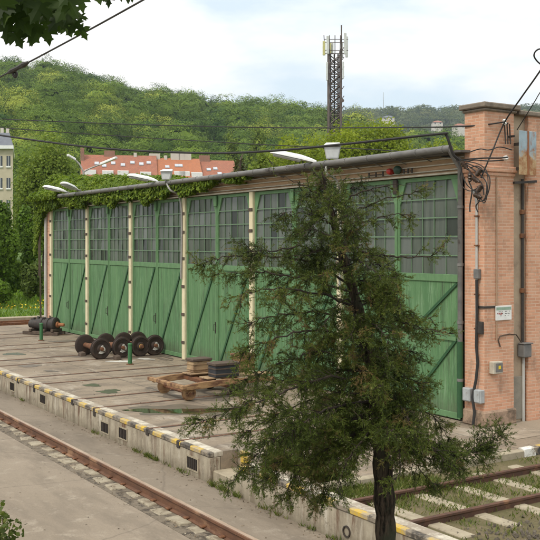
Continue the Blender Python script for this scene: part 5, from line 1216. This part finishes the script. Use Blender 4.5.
BR = []   # (start v, [(u, v, depth offset)...], density)
def add(v0, pts, dens=1.0, twig=1.0): BR.append((v0, pts, dens, twig))
# boughs read off the tree itself: left side
add(206, [(313, 190, 0), (292, 180, -.1), (270, 171, -.1)], .25, .5)
add(200, [(322, 180, 0), (310, 170, .1)], .9, .6)
add(212, [(312, 197, .1), (290, 190, .2)], .9, .8)
add(226, [(310, 214, -.2), (284, 212, -.3)], 1, .8)
add(240, [(312, 230, .2), (283, 232, .4)], 1, .9)
add(262, [(305, 247, -.3), (262, 252, -.5), (240, 246, -.5)], .9, .9)
add(286, [(310, 262, -.1), (262, 256, -.2), (222, 258, -.3), (197, 266, -.3)], 1, .8)
add(292, [(300, 278, .3), (250, 272, .4), (212, 275, .5)], .8, .9)
add(308, [(312, 292, -.4), (262, 290, -.6), (228, 300, -.7)], .9, .9)
add(325, [(310, 312, .2), (265, 318, .3), (240, 330, .4)], 1, 1)
add(342, [(318, 330, -.3), (270, 340, -.5), (244, 352, -.5)], 1, 1)
add(358, [(320, 352, .1), (275, 366, .2), (240, 384, .3)], 1, 1)
add(380, [(325, 378, -.4), (275, 395, -.6), (232, 410, -.6), (198, 424, -.6)], .8, .8)
add(395, [(325, 396, .2), (275, 415, .2), (238, 438, .2)], 1, 1)
add(402, [(330, 408, -.2), (285, 430, -.2), (255, 455, -.2), (228, 486, -.2)], .7, .9)
add(415, [(335, 425, -.3), (295, 450, -.4), (265, 480, -.4)], 1, 1)
add(420, [(345, 436, .1), (315, 460, .2), (305, 500, .2)], 1, 1)
add(410, [(330, 430, .4), (290, 445, .6), (265, 462, .6)], 1, 1)
# right side
add(205, [(345, 192, .1), (362, 182, .1)], .9, .7)
add(214, [(355, 196, -.1), (385, 186, -.2), (412, 184, -.2)], .7, .7)
add(222, [(360, 208, .2), (395, 196, .3), (430, 190, .3)], .6, .6)
add(232, [(362, 222, 0), (395, 214, .1), (420, 216, .1)], .6, .7)
add(242, [(360, 250, -.1), (385, 256, -.1), (410, 257, -.1), (438, 252, -.1), (448, 232, -.1)], .35, .55)
add(258, [(370, 262, .2), (395, 270, .3)], .5, .7)
add(282, [(372, 280, -.2), (392, 284, -.3)], .9, .8)
add(305, [(382, 304, .3), (402, 314, .4)], .9, .9)
add(318, [(385, 318, -.2), (410, 325, -.3), (434, 330, -.3), (452, 334, -.3)], .6, .6)
add(340, [(395, 345, .3), (418, 358, .4)], .9, .9)
add(365, [(398, 372, -.3), (425, 388, -.4)], .9, .9)
add(385, [(405, 398, .2), (435, 420, .3), (452, 445, .3)], 1, 1)
add(440, [(395, 446, -.1), (425, 440, -.2), (455, 452, -.2), (480, 450, -.2), (503, 434, -.2)], 1.0, .8)
add(443, [(420, 448, -.15), (455, 455, -.25), (478, 446, -.25), (492, 438, -.2)], 1.0, .8)
add(405, [(410, 425, -.4), (440, 455, -.5), (462, 470, -.5)], .9, .9)
add(430, [(400, 448, .2), (420, 470, .3), (438, 492, .3)], .9, .9)
add(425, [(395, 440, -.5), (400, 465, -.6), (392, 488, -.7)], .6, .8)
add(425, [(345, 440, -.2), (300, 470, -.3), (285, 500, -.3)], 1.2, 1)
add(410, [(330, 425, .1), (280, 452, .1), (250, 475, .1)], 1.2, 1)
add(400, [(325, 410, -.5), (290, 432, -.7), (262, 446, -.7)], 1.2, 1)
add(425, [(350, 448, .4), (330, 475, .5), (318, 505, .5)], 1.2, 1)
add(372, [(318, 372, .5), (270, 385, .6), (246, 402, .6)], 1.1, 1)
add(330, [(395, 328, .1), (420, 330, .1), (448, 338, .1)], 1.0, .8)
add(300, [(385, 306, -.2), (410, 312, -.3), (430, 320, -.3)], .9, .8)
add(420, [(400, 436, .4), (435, 448, .5), (462, 458, .5)], 1.0, 1)
add(418, [(362, 440, -.5), (345, 465, -.6), (338, 492, -.6)], .7, .9)
# boughs towards and away from the camera
def halfw(v): return float(np.interp(v, [165, 200, 250, 300, 350, 400, 450, 500], [22, 45, 85, 90, 88, 95, 95, 60]))
for i in range(46):
    v0 = 185+i*5.3+r1.uniform(-4, 4); a = r1.uniform(-.75, .75)+(math.pi if i % 2 else 0); L = halfw(v0)/109*r1.uniform(.55, 1.0)
    du, dd_ = math.sin(a)*L*109, math.cos(a)*L; u0 = trunk_at(v0); sag = r1.uniform(5, 40)*(v0-150)/250
    add(v0, [(u0+du*.5, v0-6+sag*.2, dd_*.5), (u0+du, v0+sag, dd_)], .95, .9)
bm_ = MB(); SP, SA, SB, ST = [], [], [], []
rc = np.random.default_rng(17)
for (v0, pts, dens, twig) in BR:
    s0 = ptd(trunk_at(v0), v0, TD); path = curve([s0]+[ptd(u, v, TD+o) for u, v, o in pts], 8); n = len(path)
    path = [q_+Vector(rc.normal(0, .008, 3))*min(1, k_/4) for k_, q_ in enumerate(path)]
    Lb = sum((path[i+1]-path[i]).length for i in range(n-1)); R0 = min(.013, .004+.007*Lb)
    bm_.tube(path, [R0*(1-.85*i/(n-1)) for i in range(n)], 5)
    pa = np.array([tuple(p) for p in path]); seg = np.linalg.norm(np.diff(pa, axis=0), axis=1); cum = np.concatenate([[0], np.cumsum(seg)])
    ns = max(4, int(Lb*(36 if v0 < 340 else 44)*dens)); btone = rc.normal(.42, .13)
    bt = rc.uniform(0, 6.28)
    for j in range(ns):
        f = rc.uniform(.14, 1.0); s = f*Lb; p = np.array([np.interp(s, cum, pa[:, k]) for k in range(3)])
        hole = math.sin(p[0]*7.3+1)*math.sin(p[1]*6.7+2)*math.sin(p[2]*8.1)+.55*math.sin(s*16+bt)
        if hole < -.22 and rc.random() < (.7 if p[2] > 2.75 else .3): continue
        if p[2] > 3.7 and rc.random() < .25: continue
        i = min(int(np.searchsorted(cum, s)), n-1); tdir = unit((pa[min(i+1, n-1)]-pa[max(i-1, 0)])[None])[0]
        side = unit((np.cross(tdir, rc.normal(size=3)))[None])[0]; sd = unit((tdir*.75+side*rc.uniform(.5, 1.1)+np.array([0, 0, rc.uniform(-.30, .22)]))[None])[0]
        tl = twig*rc.uniform(.12, .34)*(1.15-.5*f); m_ = 5; q0 = p; tp = [p]; dcur = sd.copy()
        for k in range(m_):
            dcur = unit((dcur+np.array([0, 0, -.10])+rc.normal(0, .16, 3))[None])[0]; q0 = q0+dcur*tl/m_; tp.append(q0)
        bm_.tube([Vector(x_) for x_ in tp], [.0045, .004, .0035, .003, .0022, .0015], 3, cap=False)
        tp = np.array(tp); n3 = max(4, int(tl*72)); ff = rc.uniform(.08, 1.0, n3)*m_; ii = np.minimum(ff.astype(int), m_-1); b3 = tp[ii]+(tp[ii+1]-tp[ii])*(ff-ii)[:, None]
        d3 = unit(unit(tp[ii+1]-tp[ii])*.75+unit(rc.normal(size=(n3, 3)))*.85+np.array([0, 0, -.08])); l3 = rc.uniform(.03, .10, n3)
        K = 26; fr_ = rc.uniform(0, 1, (n3, K)); base = (b3[:, None]+d3[:, None]*(l3[:, None]*fr_)[..., None]).reshape(-1, 3); nl = n3*K
        ax_ = unit(np.repeat(d3, K, 0)*.9+unit(rc.normal(size=(nl, 3)))*.75); ln = rc.uniform(.010, .028, nl)
        wd = unit(np.cross(ax_, unit(rc.normal(size=(nl, 3)))))*(ln*rc.uniform(.07, .125, nl))[:, None]
        tone = btone-.11+rc.normal(0, .07)+np.repeat(.30*ff/m_+rc.normal(0, .10, n3), K)+rc.normal(0, .08, nl)  # tips lighter as new growth; inner parts toned darker to paint crown shade
        if rc.random() < .06: tone = tone+.45
        SP.append(base); SA.append(ax_*ln[:, None]); SB.append(wd); ST.append(tone)
part(ct, bm_, 'branch', m_bark, smooth=True)
SP = np.vstack(SP); print('conifer sprigs', len(SP))
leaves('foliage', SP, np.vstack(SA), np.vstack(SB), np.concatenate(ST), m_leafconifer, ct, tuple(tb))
# ================================================================== MAPLE BRANCH overhead (tree stands just outside the left edge)
mb0 = cw(-3.4, 3.6); mb0.z = float(terr(-3.4, 3.6))
mt = thing('maple', 'overhanging maple with dark lobed leaves at the upper left', 'tree', mb0)
g = MB(); D = 4.6
j0 = mb0+Vector((.1, .05, 3.6)); tip0 = ptd(-60, -60, D)
g.tube(curve([mb0-UP*.1, mb0+UP*1.5, j0, j0+UP*1.6]), [.16]*9+[.13]*8+[.10]*8, 10) if False else g.tube([mb0-UP*.1, mb0+UP*1.5, j0, j0+UP*1.6], [.17, .15, .12, .08], 10)
g.tube(curve([j0, (j0+tip0)/2+UP*.25, tip0, ptd(-20, -25, D), ptd(20, -12, D)]), .02, 6)
part(mt, g, 'trunk', m_bark2, smooth=True)
_h = [(.06, .02), (.20, -.12), (.46, -.16), (.34, .0), (.24, .10), (.50, .10), (.84, .30), (.62, .34), (.66, .48), (.46, .42), (.22, .36), (.26, .58), (.36, .66), (.18, .72)]
mleaf = [(0, 0)]+_h+[(0, 1.0)]+[(-a, b) for a, b in _h[::-1]]
rm = random.Random(9); lv = MB(); tones = []; tw = MB()
def maple_leaf(p, size, tone):
    tipd = (Vector((0, 0, -1))+RIGHT*rm.uniform(-.6, .6)+FWD*rm.uniform(-.35, .35)).normalized(); nrm = (FWD+RIGHT*rm.uniform(-.5, .5)+UP*rm.uniform(-.3, .6)).normalized()
    x = tipd.cross(nrm).normalized(); nrm = x.cross(tipd).normalized(); vs = []
    for a, b in mleaf: vs.append(p+(x*a*.78+tipd*b)*size+nrm*(abs(a)*.18*size-b*b*.10*size))
    c_ = p+tipd*size*.36; b0 = len(lv.v); lv.v += [tuple(q_) for q_ in vs]+[tuple(c_)]; m_ = len(vs)
    for k in range(m_): lv.f.append([b0+k, b0+(k+1) % m_, b0+m_]); lv.m.append(0)
    tones.extend([tone]*(m_+1))
def spray(cu, cv, ru, rv, n, d=D, smin=.085, smax=.135):
    for _ in range(n):
        u, v = cu+rm.uniform(-1, 1)*ru, cv+rm.uniform(-1, 1)*rv; maple_leaf(ptd(u, v, d+rm.uniform(-.35, .35)), rm.uniform(smin, smax), min(1, max(0, rm.gauss(.35, .25))))
spray(15, -12, 45, 14, 44); spray(38, -2, 34, 10, 20); spray(5, 6, 16, 10, 8); spray(68, -8, 14, 10, 10)
for (u, v, s) in ((8, 22, .12), (30, 26, .12), (41, 24, .13), (46, 27, .10), (60, 16, .11), (20, 16, .12), (52, 18, .11), (72, 8, .11), (77, 20, .09), (70, 14, .10), (0, 14, .1), (35, 12, .12), (81, 14, .06), (80, 27, .075), (66, 24, .09), (14, 32, .10)): maple_leaf(ptd(u, v, D+rm.uniform(-.15, .15)), s, rm.uniform(.2, .75))
spray(105, -9, 14, 4, 7, smin=.06, smax=.08); spray(126, -9, 5, 3, 3, smin=.07, smax=.09)
for k in range(14):
    a = ptd(rm.uniform(-40, 10), rm.uniform(-40, -10), D); b = ptd(rm.uniform(10, 80), rm.uniform(-12, 14), D); tw = MB(); tw.tube(curve([ptd(-10, -22, D), a, (a+b)/2+UP*.04, b]), .005, 5); part(mt, tw, 'twig', m_bark2)
g = MB(); g.tube(curve([ptd(20, -12, D), ptd(70, -22, D), ptd(128, -14, D)]), .008, 5); part(mt, g, 'branch', m_bark2)
o = lv.build('leaves', m_leafmaple, mt, tuple(mb0)); at_ = o.data.attributes.new('tone', 'FLOAT', 'POINT'); at_.data.foreach_set('value', tones)
# shrub poking up at the lower left corner
sb = cw((-22-U0)/F*6.2, 6.2); sb.z = float(terr((-22-U0)/F*6.2, 6.2))
st = thing('shrub', 'dark small leaved shrub poking up in the lower left corner', 'shrub', sb)
g = MB(); P_, T_ = [], []
rs_ = random.Random(4)
for k in range(34):
    tip = ptd(rs_.uniform(-55, 15), 0, 6.2+rs_.uniform(-.4, .4)); uu = U0+F*((tip.x*CX+tip.y*YX)/(tip.x*CD+tip.y*YD)); vt = 505+.30*max(0, uu-2)**1.35+rs_.uniform(0, 30)+(.0 if uu > -10 else -(-10-uu)*.5)
    tip = ptd(uu, vt, 6.2+rs_.uniform(-.35, .35)); pth = curve([sb, sb+(tip-sb)*.5+Vector((rs_.uniform(-.1, .1), rs_.uniform(-.1, .1), .1)), tip]); g.tube(pth, [.008*(1-.8*i/(len(pth)-1)) for i in range(len(pth))], 5)
    for i, q_ in enumerate(pth[6:]):
        for _ in range(9): P_.append(tuple(q_+Vector((rs_.gauss(0, .045), rs_.gauss(0, .045), rs_.gauss(0, .04)))))
part(st, g, 'stem', m_bark2)
P_ = np.array(P_); nn = rdir(len(P_)); P2, A2, B2 = leafset(P_, nn, .042, None, .8, .36); leaves('foliage', P2, A2, B2, rng.normal(.45, .2, len(P_)), m_leafconifer, st, tuple(sb))

# ================================================================== AIR
HAZE = True
if HAZE:
    g = MB(); g.box(-2600, -2600, -2.2, 2600, 2600, 330); hz = g.build('haze', [], None)
    m = bpy.data.materials.new('haze_air'); m.use_nodes = True; nt = m.node_tree; nt.nodes.remove(nt.nodes['Principled BSDF'])
    pv = N(nt, 'ShaderNodeVolumePrincipled'); pv.inputs['Color'].default_value = (.74, .85, .97, 1); pv.inputs['Density'].default_value = .00015; pv.inputs['Anisotropy'].default_value = .2
    nt.links.new(pv.outputs[0], nt.nodes['Material Output'].inputs['Volume']); hz.data.materials.append(m)
    tag(hz, 'pale air haze over the valley', 'haze', kind='stuff')
# ================================================================== LIGHT
SUN_EL, SUN_AZ = 52, None
sd = (FWD*-.55+RIGHT*-.45).normalized()           # horizontal direction towards the sun: behind the camera, to the left
w = bpy.data.worlds.new('World'); sc.world = w; w.use_nodes = True; nt = w.node_tree
bg = nt.nodes['Background']; sk = N(nt, 'ShaderNodeTexSky', sky_type='NISHITA'); sk.sun_disc = False; sk.sun_elevation = R(SUN_EL)
sk.sun_rotation = math.atan2(sd.x, sd.y); sk.air_density = 1.0; sk.dust_density = 2.0
tc = N(nt, 'ShaderNodeTexCoord').outputs['Generated']
mp = N(nt, 'ShaderNodeMapping'); mp.inputs['Scale'].default_value = (1.0, 1.0, 3.0); nt.links.new(tc, mp.inputs['Vector'])
nz = N(nt, 'ShaderNodeTexNoise'); nz.inputs['Scale'].default_value = 2.3; nz.inputs['Detail'].default_value = 6; nz.inputs['Roughness'].default_value = .55; nt.links.new(mp.outputs[0], nz.inputs['Vector'])
cov = ramp(nt, nz.outputs['Fac'], .39, .55, (.34, .34, .34), (1, 1, 1))
sz = N(nt, 'ShaderNodeSeparateXYZ'); nt.links.new(tc, sz.inputs[0])
mz = N(nt, 'ShaderNodeMapRange'); mz.inputs['From Min'].default_value = 0; mz.inputs['From Max'].default_value = 1; mz.inputs['To Min'].default_value = .93; mz.inputs['To Max'].default_value = 1.8
nt.links.new(sz.outputs['Z'], mz.inputs['Value'])      # an overcast sky is brightest overhead
cl = N(nt, 'ShaderNodeVectorMath', operation='SCALE'); cl.inputs[0].default_value = (8.75, 8.6, 8.35); nt.links.new(mz.outputs[0], cl.inputs['Scale'])
cc = mix(nt, cov, mix(nt, .7, sk.outputs[0], (4.9, 6.9, 8.3)), cl.outputs[0])
nt.links.new(cc, bg.inputs['Color']); bg.inputs['Strength'].default_value = .10
ld = bpy.data.lights.new('sun', 'SUN'); ld.energy = 1.5; ld.angle = R(10); ld.color = (1, .93, .80)
lo = bpy.data.objects.new('sun', ld); col.objects.link(lo)
toward = sd*math.cos(R(SUN_EL))+UP*math.sin(R(SUN_EL)); lo.rotation_euler = toward.to_track_quat('Z', 'Y').to_euler(); lo.location = (0, 0, 40)
# ================================================================== CAMERA
cam = bpy.data.cameras.new('camera'); cam.sensor_width = 36; cam.lens = 36*F/540; cam.shift_y = -27/540; cam.clip_end = 6000; cam.clip_start = .05
co = bpy.data.objects.new('camera', cam); col.objects.link(co); co.location = (0, 0, H)
co.rotation_euler = (-FWD).to_track_quat('Z', 'Y').to_euler()
sc.camera = co
vs = sc.view_settings; vs.view_transform = 'Standard'; vs.look = 'None'; vs.gamma = 1; vs.exposure = 0.42; vs.use_curve_mapping = False
try:
    sc.cycles.use_denoising = True; sc.cycles.max_bounces = 6; sc.cycles.volume_bounces = 0; sc.cycles.transparent_max_bounces = 6; sc.cycles.diffuse_bounces = 4
except Exception as ex: print(ex)
